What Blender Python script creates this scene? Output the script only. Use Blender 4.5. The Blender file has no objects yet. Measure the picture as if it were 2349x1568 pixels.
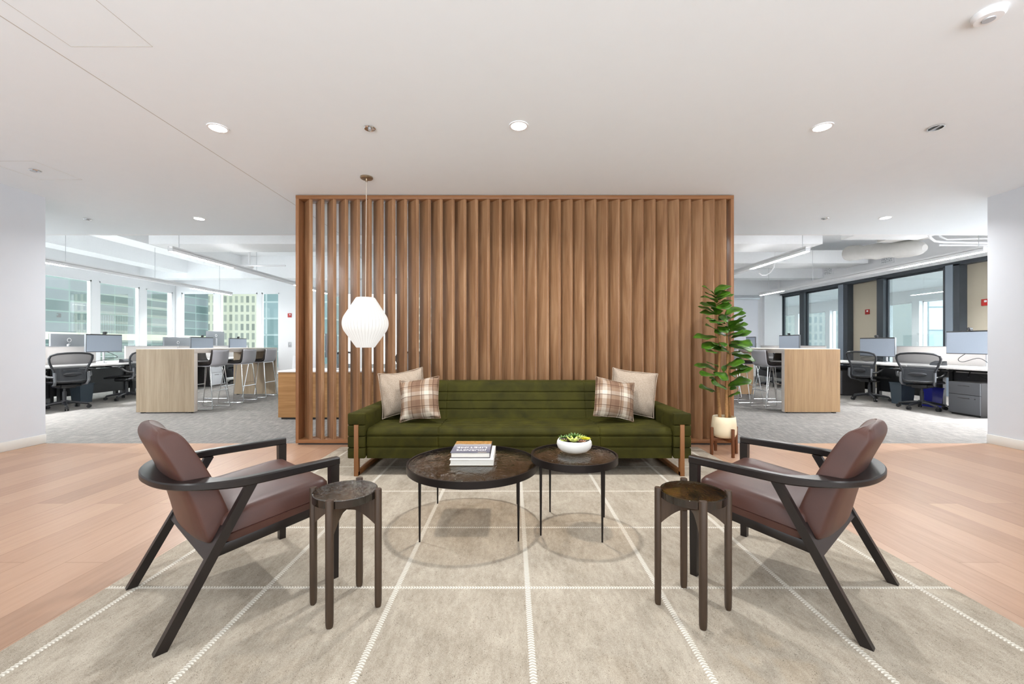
import bpy, bmesh, math, random
from math import sin, cos, pi, radians, sqrt, atan2
from mathutils import Vector, Matrix, Euler

random.seed(7)
SC = bpy.context.scene
COL = SC.collection
# ------------------------------------------------------------------ camera
H = 1.10
FPX, W0, H0 = 955.0, 2349.0, 1568.0
CX, CY = 1174.5, 789.0
cam = bpy.data.cameras.new('camera')
cam.sensor_width = 36.0
cam.lens = FPX / W0 * 36.0
cam.shift_y = (CY - H0 / 2) / W0
cam.clip_start = 0.05
cam.clip_end = 400
camo = bpy.data.objects.new('camera', cam)
COL.objects.link(camo)
camo.location = (0, 0, H)
camo.rotation_euler = (pi / 2, 0, 0)
SC.camera = camo
SC.view_settings.view_transform = 'Standard'
SC.view_settings.look = 'None'
SC.view_settings.gamma = 1.0
SC.view_settings.use_curve_mapping = False
SC.view_settings.exposure = 0.65
SC.cycles.use_denoising = True
SC.cycles.max_bounces = 10
SC.cycles.diffuse_bounces = 5
SC.cycles.glossy_bounces = 4
SC.cycles.transparent_max_bounces = 16
SC.cycles.sample_clamp_indirect = 6.0
SC.cycles.caustics_reflective = False
SC.cycles.caustics_refractive = False


def px(u, v, d):
    return Vector(((u - CX) / FPX * d, d, H - (v - CY) / FPX * d))


# ------------------------------------------------------------------ materials
def srgb(r, g, b):
    def f(c):
        c /= 255.0
        return c / 12.92 if c <= 0.04045 else ((c + 0.055) / 1.055) ** 2.4
    return (f(r), f(g), f(b), 1.0)


class NT:
    def __init__(self, name):
        self.m = bpy.data.materials.new(name)
        self.m.use_nodes = True
        self.t = self.m.node_tree
        self.t.nodes.clear()
        self.out = self.n('ShaderNodeOutputMaterial')

    def n(self, typ, ins=None, **kw):
        nd = self.t.nodes.new(typ)
        for k, v in kw.items():
            setattr(nd, k, v)
        if ins:
            for k, v in ins.items():
                self.set(nd, k, v)
        return nd

    def set(self, nd, k, v):
        s = nd.inputs[k]
        if isinstance(v, bpy.types.NodeSocket):
            self.t.links.new(v, s)
        elif isinstance(v, bpy.types.Node):
            self.t.links.new(v.outputs[0], s)
        else:
            s.default_value = v

    def coord(self, scale=(1, 1, 1), rot=(0, 0, 0), loc=(0, 0, 0), kind='Object'):
        tc = self.n('ShaderNodeTexCoord')
        mp = self.n('ShaderNodeMapping', {'Vector': tc.outputs[kind], 'Scale': scale, 'Rotation': rot, 'Location': loc})
        return mp.outputs[0]

    def noise(self, vec, scale, detail=3, rough=0.5, dist=0.0):
        return self.n('ShaderNodeTexNoise', {'Vector': vec, 'Scale': scale, 'Detail': detail, 'Roughness': rough, 'Distortion': dist}).outputs[0]

    def ramp(self, fac, stops):
        r = self.n('ShaderNodeValToRGB', {'Fac': fac})
        el = r.color_ramp.elements
        while len(el) < len(stops):
            el.new(0.5)
        for e, (p, c) in zip(el, stops):
            e.position = p
            e.color = c if len(c) == 4 else (*c, 1)
        return r.outputs[0]

    def math(self, op, a, b=None, c=None, clamp=False):
        nd = self.n('ShaderNodeMath', operation=op, use_clamp=clamp)
        self.set(nd, 0, a)
        if b is not None:
            self.set(nd, 1, b)
        if c is not None:
            self.set(nd, 2, c)
        return nd.outputs[0]

    def mix(self, fac, a, b, mode='MIX'):
        nd = self.n('ShaderNodeMix', data_type='RGBA', blend_type=mode)
        self.set(nd, 0, fac)
        self.set(nd, 6, a)
        self.set(nd, 7, b)
        return nd.outputs[2]

    def bump(self, height, strength=0.2, dist=0.01):
        return self.n('ShaderNodeBump', {'Height': height, 'Strength': strength, 'Distance': dist}).outputs[0]

    def bsdf(self, color, rough=0.5, **kw):
        ins = {'Base Color': color, 'Roughness': rough}
        ins.update({k.replace('_', ' '): v for k, v in kw.items()})
        b = self.n('ShaderNodeBsdfPrincipled', ins)
        return b

    def done(self, sh):
        self.t.links.new(sh.outputs[0] if isinstance(sh, bpy.types.Node) else sh, self.out.inputs[0])
        return self.m


def plain(name, col, rough=0.5, metal=0.0, var=0.04, scale=40.0, bump=0.0, spec=0.5):
    t = NT(name)
    v = t.coord()
    nz = t.noise(v, scale, 3)
    c = t.mix(nz, tuple(max(0, x * (1 - var)) for x in col[:3]) + (1,), tuple(min(1, x * (1 + var)) for x in col[:3]) + (1,))
    b = t.bsdf(c, rough, Metallic=metal)
    t.set(b, 'Specular IOR Level', spec)
    if bump:
        t.set(b, 'Normal', t.bump(nz, bump, 0.004))
    return t.done(b)


def wood(name, c1, c2, axis=2, rough=0.45, fine=60.0, bump=0.05, spec=0.4, tone=0.15):
    """grain running along the given local axis"""
    t = NT(name)
    sc = [1.0, 1.0, 1.0]
    sc[axis] = 0.045
    v = t.coord(tuple(sc))
    big = t.noise(v, 9.0, 4, 0.6, 0.8)
    g = t.noise(v, fine, 5, 0.65, 0.4)
    f = t.math('ADD', t.math('MULTIPLY', big, 0.55), t.math('MULTIPLY', g, 0.45))
    c = t.ramp(f, [(0.33, c1), (0.66, c2)])
    b = t.bsdf(c, rough)
    t.set(b, 'Specular IOR Level', spec)
    t.set(b, 'Normal', t.bump(g, bump, 0.002))
    return t.done(b)


def emit(name, col, strength):
    t = NT(name)
    return t.done(t.n('ShaderNodeEmission', {'Color': col, 'Strength': strength}))


def thin_glass(name, tint, refl=0.06, rough=0.0, bump=None, edge=0.5):
    t = NT(name)
    tr = t.n('ShaderNodeBsdfTransparent', {'Color': tint})
    gl = t.n('ShaderNodeBsdfGlossy', {'Color': (1, 1, 1, 1), 'Roughness': rough})
    fr = t.n('ShaderNodeFresnel', {'IOR': 1.45})
    if bump:
        v = t.coord((1, 0.6, 1), (0, 0, 0.5))
        nz = t.noise(v, bump[0], 4, 0.55, 2.2)
        nrm = t.bump(nz, bump[1], 0.02)
        t.set(gl, 'Normal', nrm)
        t.set(fr, 'Normal', nrm)
    f = t.math('ADD', t.math('MULTIPLY', fr.outputs[0], edge), refl, clamp=True)
    mx = t.n('ShaderNodeMixShader', {0: f, 1: tr.outputs[0], 2: gl.outputs[0]})
    return t.done(mx)


M = {}
M['wall'] = plain('painted_wall', srgb(214, 217, 222), 0.75, var=0.015, scale=6, spec=0.2)
M['ceil'] = plain('painted_ceiling', srgb(241, 247, 251), 0.9, var=0.01, scale=8, spec=0.1)
M['ceil_off'] = plain('sprayed_ceiling', srgb(246, 248, 250), 0.9, var=0.03, scale=25, bump=0.4, spec=0.1)
M['white'] = plain('white_paint', srgb(240, 241, 243), 0.5, var=0.01)
M['base'] = plain('baseboard_paint', srgb(222, 220, 214), 0.5, var=0.01)
M['seam'] = plain('ceiling_seam', srgb(190, 186, 180), 0.9, var=0.01)
M['cream_edge'] = plain('laminate_edge', srgb(214, 205, 196), 0.45, var=0.02)
M['espresso'] = wood('espresso_wood', srgb(15, 10, 9), srgb(30, 21, 18), 0, 0.32, bump=0.02, spec=0.5)
M['espresso_z'] = wood('espresso_wood_upright', srgb(15, 10, 9), srgb(30, 21, 18), 2, 0.32, bump=0.02, spec=0.5)
M['walnut'] = wood('walnut_slats', srgb(122, 80, 50), srgb(172, 126, 90), 2, 0.38, spec=0.5)


def slat_wood():
    t = NT('walnut_slats_toned')
    v = t.coord((1, 1, 0.04))
    g = t.noise(v, 70.0, 5, 0.65, 0.4)
    big = t.noise(t.coord((1, 1, 0.10)), 11.0, 3, 0.6, 0.6)
    f = t.math('ADD', t.math('MULTIPLY', big, 0.75), t.math('MULTIPLY', g, 0.35))
    c = t.ramp(f, [(0.34, srgb(120, 84, 55)), (0.54, srgb(151, 112, 79)), (0.74, srgb(177, 139, 104))])
    b = t.bsdf(c, 0.36)
    t.set(b, 'Specular IOR Level', 0.5)
    t.set(b, 'Normal', t.bump(g, 0.04, 0.002))
    return t.done(b)


M['slats'] = slat_wood()
M['walnut_x'] = wood('walnut_frame', srgb(122, 80, 48), srgb(160, 112, 74), 0, 0.4, spec=0.4)
M['stool_wood'] = wood('dark_walnut', srgb(46, 34, 25), srgb(78, 60, 45), 2, 0.42)
M['stand_wood'] = wood('stand_walnut', srgb(86, 48, 26), srgb(126, 76, 42), 2, 0.45)
M['sofa_leg'] = wood('sofa_leg_wood', srgb(112, 70, 38), srgb(150, 100, 58), 2, 0.4)
M['oak'] = wood('oak_laminate', srgb(134, 116, 93), srgb(168, 151, 127), 2, 0.5, fine=45)
M['oak_r'] = wood('oak_laminate_warm', srgb(130, 100, 68), srgb(162, 132, 96), 2, 0.5, fine=45)
M['oak_x'] = wood('oak_laminate_level', srgb(142, 100, 56), srgb(184, 140, 90), 0, 0.5, fine=45)
M['metal'] = plain('bronze_metal', srgb(34, 28, 26), 0.4, metal=0.6, var=0.05)
M['edge'] = plain('dark_glass_edge', srgb(34, 27, 20), 0.08, var=0.03, spec=0.7)
M['chrome'] = plain('chrome', (0.78, 0.79, 0.8, 1), 0.14, metal=1.0, var=0.01)
M['nickel'] = plain('brushed_nickel', srgb(176, 160, 138), 0.28, metal=1.0, var=0.02)
M['black'] = plain('black_plastic', srgb(24, 25, 27), 0.4, var=0.05)
M['graph'] = plain('graphite_plastic', srgb(44, 46, 50), 0.35, var=0.05)
M['grey_metal'] = plain('grey_metal', srgb(120, 122, 126), 0.3, metal=0.7, var=0.03)
M['silver'] = plain('silver_plastic', srgb(188, 190, 194), 0.35, metal=0.3, var=0.02)
M['ceramic'] = plain('white_ceramic', srgb(240, 237, 230), 0.3, var=0.01)
M['cream'] = plain('cream_ceramic', srgb(232, 216, 184), 0.45, var=0.03, scale=12)
M['soil'] = plain('dark_soil', srgb(52, 40, 28), 0.95, var=0.4, scale=120, bump=0.8)
M['stool_grey'] = plain('grey_felt', srgb(182, 182, 187), 0.85, var=0.06, scale=200, spec=0.2)
M['stool_dark'] = plain('dark_vinyl', srgb(52, 46, 44), 0.55, var=0.05)
M['desk'] = plain('desk_laminate', srgb(238, 236, 234), 0.4, var=0.01)
M['fabric_panel'] = plain('panel_fabric', srgb(212, 208, 206), 0.9, var=0.04, scale=180, spec=0.15)
M['cab'] = plain('charcoal_cabinet', srgb(84, 86, 90), 0.45, var=0.02)
M['cab_side'] = plain('charcoal_cabinet_side', srgb(52, 50, 50), 0.5, var=0.02)
M['cab_light'] = plain('light_cabinet', srgb(214, 217, 222), 0.45, var=0.02)
M['bin'] = plain('grey_bin_plastic', srgb(58, 70, 80), 0.45, var=0.03)
M['blue'] = plain('blue_bin_plastic', srgb(22, 30, 140), 0.45, var=0.05)
M['steel'] = plain('dark_steel_frame', srgb(58, 64, 70), 0.4, metal=0.2, var=0.03)
M['bluegrey'] = plain('blue_grey_panel', srgb(134, 146, 158), 0.4, var=0.02)
M['beige'] = plain('beige_wall', srgb(190, 182, 164), 0.8, var=0.02, scale=5)
M['red'] = plain('alarm_red', srgb(176, 34, 28), 0.4, var=0.03)
M['mon_back'] = plain('monitor_back', srgb(124, 128, 134), 0.4, metal=0.2, var=0.02)
M['screen'] = plain('monitor_display', srgb(150, 160, 174), 0.25, var=0.02, spec=0.8)
M['duct'] = plain('duct_wrap', srgb(204, 203, 200), 0.8, var=0.06, scale=14, bump=0.5, spec=0.2)
M['paper'] = plain('book_pages', srgb(226, 221, 212), 0.8, var=0.06, scale=200)
M['book_white'] = plain('white_cover', srgb(238, 232, 222), 0.5, var=0.02)
M['gold'] = plain('pale_gold_ink', srgb(226, 206, 160), 0.5, var=0.03)
M['white_ink'] = plain('white_ink', srgb(238, 234, 228), 0.5, var=0.01)
M['cord'] = plain('pale_cord', srgb(206, 196, 180), 0.6, var=0.02)
M['bark'] = plain('pale_bark', srgb(158, 118, 76), 0.85, var=0.45, scale=60, bump=0.6, spec=0.2)
M['street'] = plain('street_asphalt', srgb(120, 122, 124), 0.9, var=0.1, scale=0.5)
M['lens'] = emit('lamp_lens', (1.0, 0.97, 0.92, 1), 14.0)
M['strip'] = emit('strip_diffuser', (1.0, 0.985, 0.96, 1), 85.0)
M['strip_up'] = emit('strip_up_fill', (1.0, 0.99, 0.98, 1), 3.0)
M['window_glass'] = thin_glass('window_glass', (0.97, 0.99, 0.98, 1), 0.015, edge=0.35)
M['office_glass'] = thin_glass('office_glass', (0.95, 0.985, 0.985, 1), 0.02, edge=0.35)
M['table_glass'] = thin_glass('bronze_glass', (0.89, 0.83, 0.76, 1), 0.04, 0.05, bump=(9, 0.55), edge=0.9)
M['stool_glass'] = thin_glass('ripple_glass', (0.80, 0.71, 0.58, 1), 0.10, 0.03, bump=(38, 0.4), edge=1.0)
M['stool_glass_calm'] = thin_glass('amber_glass', (0.72, 0.55, 0.20, 1), 0.02, 0.03, bump=(20, 0.15), edge=0.8)


def mesh_fabric():
    t = NT('chair_mesh_weave')
    tr = t.n('ShaderNodeBsdfTransparent', {'Color': (1, 1, 1, 1)})
    b = t.bsdf(srgb(74, 78, 84), 0.6)
    mx = t.n('ShaderNodeMixShader', {0: 0.72, 1: tr.outputs[0], 2: b.outputs[0]})
    return t.done(mx)


M['mesh'] = mesh_fabric()


def velvet():
    t = NT('olive_velvet')
    v = t.coord()
    n1 = t.noise(v, 5.0, 4, 0.6, 0.6)
    n2 = t.noise(v, 220.0, 2)
    c = t.ramp(n1, [(0.3, srgb(43, 41, 10)), (0.7, srgb(63, 60, 16))])
    b = t.bsdf(c, 0.75)
    t.set(b, 'Specular IOR Level', 0.15)
    t.set(b, 'Sheen Weight', 0.14)
    t.set(b, 'Sheen Roughness', 0.35)
    t.set(b, 'Sheen Tint', srgb(120, 116, 48))
    t.set(b, 'Normal', t.bump(n2, 0.15, 0.002))
    return t.done(b)


M['velvet'] = velvet()


def leather():
    t = NT('brown_leather')
    v = t.coord()
    n1 = t.noise(v, 4.0, 3, 0.5)
    vo = t.n('ShaderNodeTexVoronoi', {'Vector': v, 'Scale': 320.0})
    c = t.ramp(n1, [(0.3, srgb(66, 40, 33)), (0.7, srgb(85, 53, 44))])
    b = t.bsdf(c, 0.42)
    t.set(b, 'Specular IOR Level', 0.45)
    t.set(b, 'Normal', t.bump(vo.outputs[0], 0.06, 0.002))
    return t.done(b)


M['leather'] = leather()


def linen(name, c1, c2):
    t = NT(name)
    v = t.coord()
    n = t.noise(v, 160.0, 3, 0.7)
    n2 = t.noise(v, 420.0, 1)
    c = t.ramp(n, [(0.35, c1), (0.65, c2)])
    b = t.bsdf(c, 0.95)
    t.set(b, 'Specular IOR Level', 0.1)
    t.set(b, 'Normal', t.bump(n2, 0.25, 0.002))
    return t.done(b)


M['linen'] = linen('beige_linen', srgb(150, 134, 117), srgb(182, 166, 149))


def plaid():
    t = NT('plaid_wool')
    tc = t.n('ShaderNodeTexCoord')
    sp = t.n('ShaderNodeSeparateXYZ', {0: tc.outputs['Object']})

    def bands(s, off):
        f = t.math('FRACT', t.math('ADD', t.math('DIVIDE', s, 0.19), off))
        r = t.n('ShaderNodeValToRGB', {'Fac': f})
        r.color_ramp.interpolation = 'CONSTANT'
        el = r.color_ramp.elements
        stops = [(0.0, (0, 0, 0, 1)), (0.22, (0.45, 0.45, 0.45, 1)), (0.42, (1, 1, 1, 1)), (0.62, (0.45, 0.45, 0.45, 1)), (0.8, (0.1, 0.1, 0.1, 1))]
        while len(el) < len(stops):
            el.new(0.5)
        for e, (p, c) in zip(el, stops):
            e.position = p
            e.color = c
        return r.outputs[0], t.math('LESS_THAN', t.math('ABSOLUTE', t.math('SUBTRACT', t.math('FRACT', t.math('ADD', t.math('DIVIDE', s, 0.095), off)), 0.5)), 0.028)
    a, la = bands(sp.outputs[0], 0.1)
    b_, lb = bands(sp.outputs[2], 0.35)
    f = t.math('ADD', t.math('MULTIPLY', a, 0.55), t.math('MULTIPLY', b_, 0.45))
    c = t.ramp(f, [(0.0, srgb(118, 92, 75)), (0.3, srgb(146, 121, 100)), (0.55, srgb(166, 149, 133)), (1.0, srgb(214, 202, 184))])
    ln = t.math('MAXIMUM', la, lb)
    c = t.mix(t.math('MULTIPLY', ln, 0.75), c, srgb(74, 48, 36))
    n2 = t.noise(tc.outputs['Object'], 420.0, 1)
    b = t.bsdf(c, 0.95)
    t.set(b, 'Specular IOR Level', 0.1)
    t.set(b, 'Normal', t.bump(n2, 0.2, 0.002))
    return t.done(b)


M['plaid'] = plaid()


def floor_wood():
    t = NT('plank_floor')
    v = t.coord((1, 1, 1), (0, 0, pi / 2))
    br = t.n('ShaderNodeTexBrick', {'Vector': v, 'Color1': (0.15, 0.15, 0.15, 1), 'Color2': (0.85, 0.85, 0.85, 1), 'Mortar': (0, 0, 0, 1),
                                    'Scale': 1.0, 'Mortar Size': 0.0018, 'Mortar Smooth': 0.2, 'Brick Width': 2.1, 'Row Height': 0.205})
    br.offset = 0.37
    br.offset_frequency = 2
    v2 = t.coord((14, 0.9, 1))
    g = t.noise(v2, 3.0, 6, 0.6, 0.6)
    v3 = t.coord((1, 0.25, 1))
    big = t.noise(v3, 2.0, 2)
    f = t.math('ADD', t.math('ADD', t.math('MULTIPLY', br.outputs[0], 0.45), t.math('MULTIPLY', g, 0.4)), t.math('MULTIPLY', big, 0.2))
    c = t.ramp(f, [(0.28, srgb(146, 112, 88)), (0.5, srgb(166, 131, 106)), (0.75, srgb(181, 147, 121))])
    c = t.mix(t.math('MULTIPLY', br.outputs[1], 0.6), c, srgb(120, 82, 58))
    b = t.bsdf(c, 0.36)
    t.set(b, 'Specular IOR Level', 0.45)
    t.set(b, 'Normal', t.bump(g, 0.03, 0.002))
    return t.done(b)


M['floor'] = floor_wood()


def carpet():
    t = NT('office_carpet')
    v = t.coord((60, 6, 1))
    n1 = t.noise(v, 1.0, 5, 0.7)
    v2 = t.coord()
    n2 = t.noise(v2, 150.0, 2)
    f = t.math('ADD', t.math('MULTIPLY', n1, 0.7), t.math('MULTIPLY', n2, 0.3))
    c = t.ramp(f, [(0.32, srgb(84, 82, 82)), (0.5, srgb(124, 121, 118)), (0.68, srgb(164, 160, 153))])
    b = t.bsdf(c, 0.95)
    t.set(b, 'Specular IOR Level', 0.1)
    t.set(b, 'Normal', t.bump(n2, 0.3, 0.003))
    return t.done(b)


M['carpet'] = carpet()


def rug():
    t = NT('woven_rug')
    tc = t.n('ShaderNodeTexCoord')
    o = tc.outputs['Object']
    sp = t.n('ShaderNodeSeparateXYZ', {0: o})
    x, y = sp.outputs[0], sp.outputs[1]

    def line(a, off, pitch, along, hw, st):
        fr = t.math('SUBTRACT', t.math('FRACT', t.math('ADD', t.math('DIVIDE', t.math('SUBTRACT', a, off), pitch), 0.5)), 0.5)
        ds = t.math('MULTIPLY', fr, pitch)
        wob = t.math('MULTIPLY', t.math('SINE', t.math('MULTIPLY', along, 2 * pi / st)), hw * 0.22)
        ab = t.math('ADD', t.math('ABSOLUTE', ds), wob)
        mask = t.math('LESS_THAN', ab, hw)
        # stitches: slanted thread, meeting in a v on the line's axis
        ph = t.math('ADD', t.math('MULTIPLY', along, 2 * pi / st), t.math('MULTIPLY', t.math('ABSOLUTE', ds), 260.0))
        th = t.math('ADD', t.math('MULTIPLY', t.math('SINE', ph), 0.5), 0.5)
        return mask, th
    m1, s1 = line(x, 0.07, 0.585, y, 0.0105, 0.0125)
    m2, s2 = line(y, 1.869, 0.6135, x, 0.0085, 0.0125)
    mask = t.math('MAXIMUM', m1, m2)
    st = t.math('MAXIMUM', t.math('MULTIPLY', m1, s1), t.math('MULTIPLY', m2, s2))
    blot = t.noise(t.coord((1, 0.55, 1)), 5.5, 4, 0.6)
    blot2 = t.noise(t.coord((1, 0.35, 1)), 46.0, 4, 0.75)
    fine = t.noise(o, 420.0, 2, 0.8)
    f = t.math('ADD', t.math('ADD', t.math('MULTIPLY', blot, 0.27), t.math('MULTIPLY', blot2, 0.25)), t.math('MULTIPLY', fine, 0.48))
    c = t.ramp(f, [(0.36, srgb(132, 121, 106)), (0.5, srgb(167, 156, 140)), (0.64, srgb(194, 184, 168))])
    vo = t.n('ShaderNodeTexVoronoi', {'Vector': t.coord((1, 0.7, 1)), 'Scale': 185.0, 'Randomness': 1.0})
    spk = t.math('LESS_THAN', vo.outputs[0], t.math('MULTIPLY', t.noise(o, 31.0, 2), 0.46))
    spk2 = t.math('GREATER_THAN', t.noise(t.coord((1, 1, 1), loc=(3, 1, 0)), 60.0, 3, 0.7), 0.53)
    c = t.mix(t.math('MULTIPLY', t.math('MULTIPLY', spk, spk2), 0.6), c, srgb(72, 64, 54))
    lc = t.mix(st, srgb(172, 164, 150), srgb(222, 216, 204))
    c = t.mix(mask, c, lc)
    b = t.bsdf(c, 0.95)
    t.set(b, 'Specular IOR Level', 0.08)
    hgt = t.math('ADD', t.math('MULTIPLY', fine, 0.3), t.math('ADD', t.math('MULTIPLY', mask, 0.5), t.math('MULTIPLY', st, 0.5)))
    t.set(b, 'Normal', t.bump(hgt, 0.5, 0.004))
    return t.done(b)


M['rug'] = rug()


def leaf_mat():
    t = NT('fig_leaf')
    v = t.coord()
    n = t.noise(v, 16.0, 3)
    c = t.ramp(n, [(0.3, srgb(38, 74, 14)), (0.7, srgb(86, 130, 32))])
    b = t.bsdf(c, 0.38)
    t.set(b, 'Specular IOR Level', 0.5)
    tl = t.n('ShaderNodeBsdfTranslucent', {'Color': srgb(70, 140, 30)})
    mx = t.n('ShaderNodeMixShader', {0: 0.22, 1: b.outputs[0], 2: tl.outputs[0]})
    return t.done(mx)


M['leaf'] = leaf_mat()
M['succ'] = plain('pale_succulent', srgb(196, 204, 110), 0.5, var=0.15, scale=60)
M['succ_y'] = plain('yellow_succulent', srgb(216, 208, 52), 0.5, var=0.15, scale=60)
M['succ_g'] = plain('green_succulent', srgb(84, 120, 48), 0.5, var=0.3, scale=60)
M['succ_p'] = plain('dusky_succulent', srgb(164, 122, 92), 0.6, var=0.25, scale=60)
M['succ_d'] = plain('plum_succulent', srgb(92, 60, 58), 0.6, var=0.25, scale=60)


def shade_mat():
    t = NT('lamp_shade_skin')
    tc = t.n('ShaderNodeTexCoord')
    sp = t.n('ShaderNodeSeparateXYZ', {0: tc.outputs['Object']})
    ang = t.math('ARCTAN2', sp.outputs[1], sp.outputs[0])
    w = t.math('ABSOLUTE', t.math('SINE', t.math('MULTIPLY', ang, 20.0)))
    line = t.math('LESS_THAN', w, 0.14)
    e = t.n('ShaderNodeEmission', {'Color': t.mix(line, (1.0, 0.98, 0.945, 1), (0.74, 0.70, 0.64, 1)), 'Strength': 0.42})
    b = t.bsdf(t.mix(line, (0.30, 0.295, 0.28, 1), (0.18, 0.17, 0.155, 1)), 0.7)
    ad = t.n('ShaderNodeAddShader', {0: e.outputs[0], 1: b.outputs[0]})
    return t.done(ad)


M['shade'] = shade_mat()


def book_art():
    """a dusk grey-blue cover with a rocky picture band at its far end (object y runs along the cover)"""
    t = NT('photo_book_cover')
    tc = t.n('ShaderNodeTexCoord')
    sp = t.n('ShaderNodeSeparateXYZ', {0: tc.outputs['Object']})
    y = sp.outputs[1]
    n = t.noise(tc.outputs['Object'], 60.0, 4, 0.7)
    rock = t.ramp(n, [(0.3, srgb(96, 60, 34)), (0.5, srgb(176, 128, 70)), (0.7, srgb(226, 190, 128))])
    sky = t.ramp(t.math('MULTIPLY_ADD', y, 3.2, 0.5), [(0.0, srgb(92, 92, 104)), (0.45, srgb(124, 124, 136)), (0.85, srgb(196, 192, 190))])
    edge = t.math('ADD', y, t.math('MULTIPLY', t.noise(tc.outputs['Object'], 25.0, 3), 0.02))
    c = t.mix(t.math('GREATER_THAN', edge, 0.072), sky, rock)
    return t.done(t.bsdf(c, 0.3))


M['cover_art'] = book_art()
M['cover_dark'] = plain('dark_cover', srgb(66, 62, 66), 0.4, var=0.03)


def facade(name, wallc, win1, win2, w, h, mort, rough=0.4, off=0.0, axis='xz', strip=None):
    """window grid on a building face; bricks = panes or windows mirrored in them, mortar = wall or mullions"""
    t = NT(name)
    tc = t.n('ShaderNodeTexCoord')
    sp = t.n('ShaderNodeSeparateXYZ', {0: tc.outputs['Object']})
    a = sp.outputs[0] if axis == 'xz' else sp.outputs[1]
    cb = t.n('ShaderNodeCombineXYZ', {0: a, 1: sp.outputs[2], 2: 0.0})
    br = t.n('ShaderNodeTexBrick', {'Vector': cb.outputs[0], 'Color1': win1, 'Color2': win2, 'Mortar': wallc, 'Scale': 1.0,
                                    'Mortar Size': mort, 'Mortar Smooth': 0.0, 'Bias': 0.0, 'Brick Width': w, 'Row Height': h})
    br.offset = off
    n = t.noise(cb.outputs[0], 0.9, 4, 0.6, 1.0)
    c = t.mix(t.math('MULTIPLY', n, 0.55), br.outputs[0], t.mix(0.5, br.outputs[0], win2))
    if strip:
        z0, z1, sc = strip
        zz = t.math('MODULO', t.math('ADD', sp.outputs[2], 400.0 - z0), 4.2)
        c = t.mix(t.math('LESS_THAN', zz, z1 - z0), c, sc)
    b = t.bsdf(c, rough)
    t.set(b, 'Specular IOR Level', 0.4)
    return t.done(b)


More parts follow.
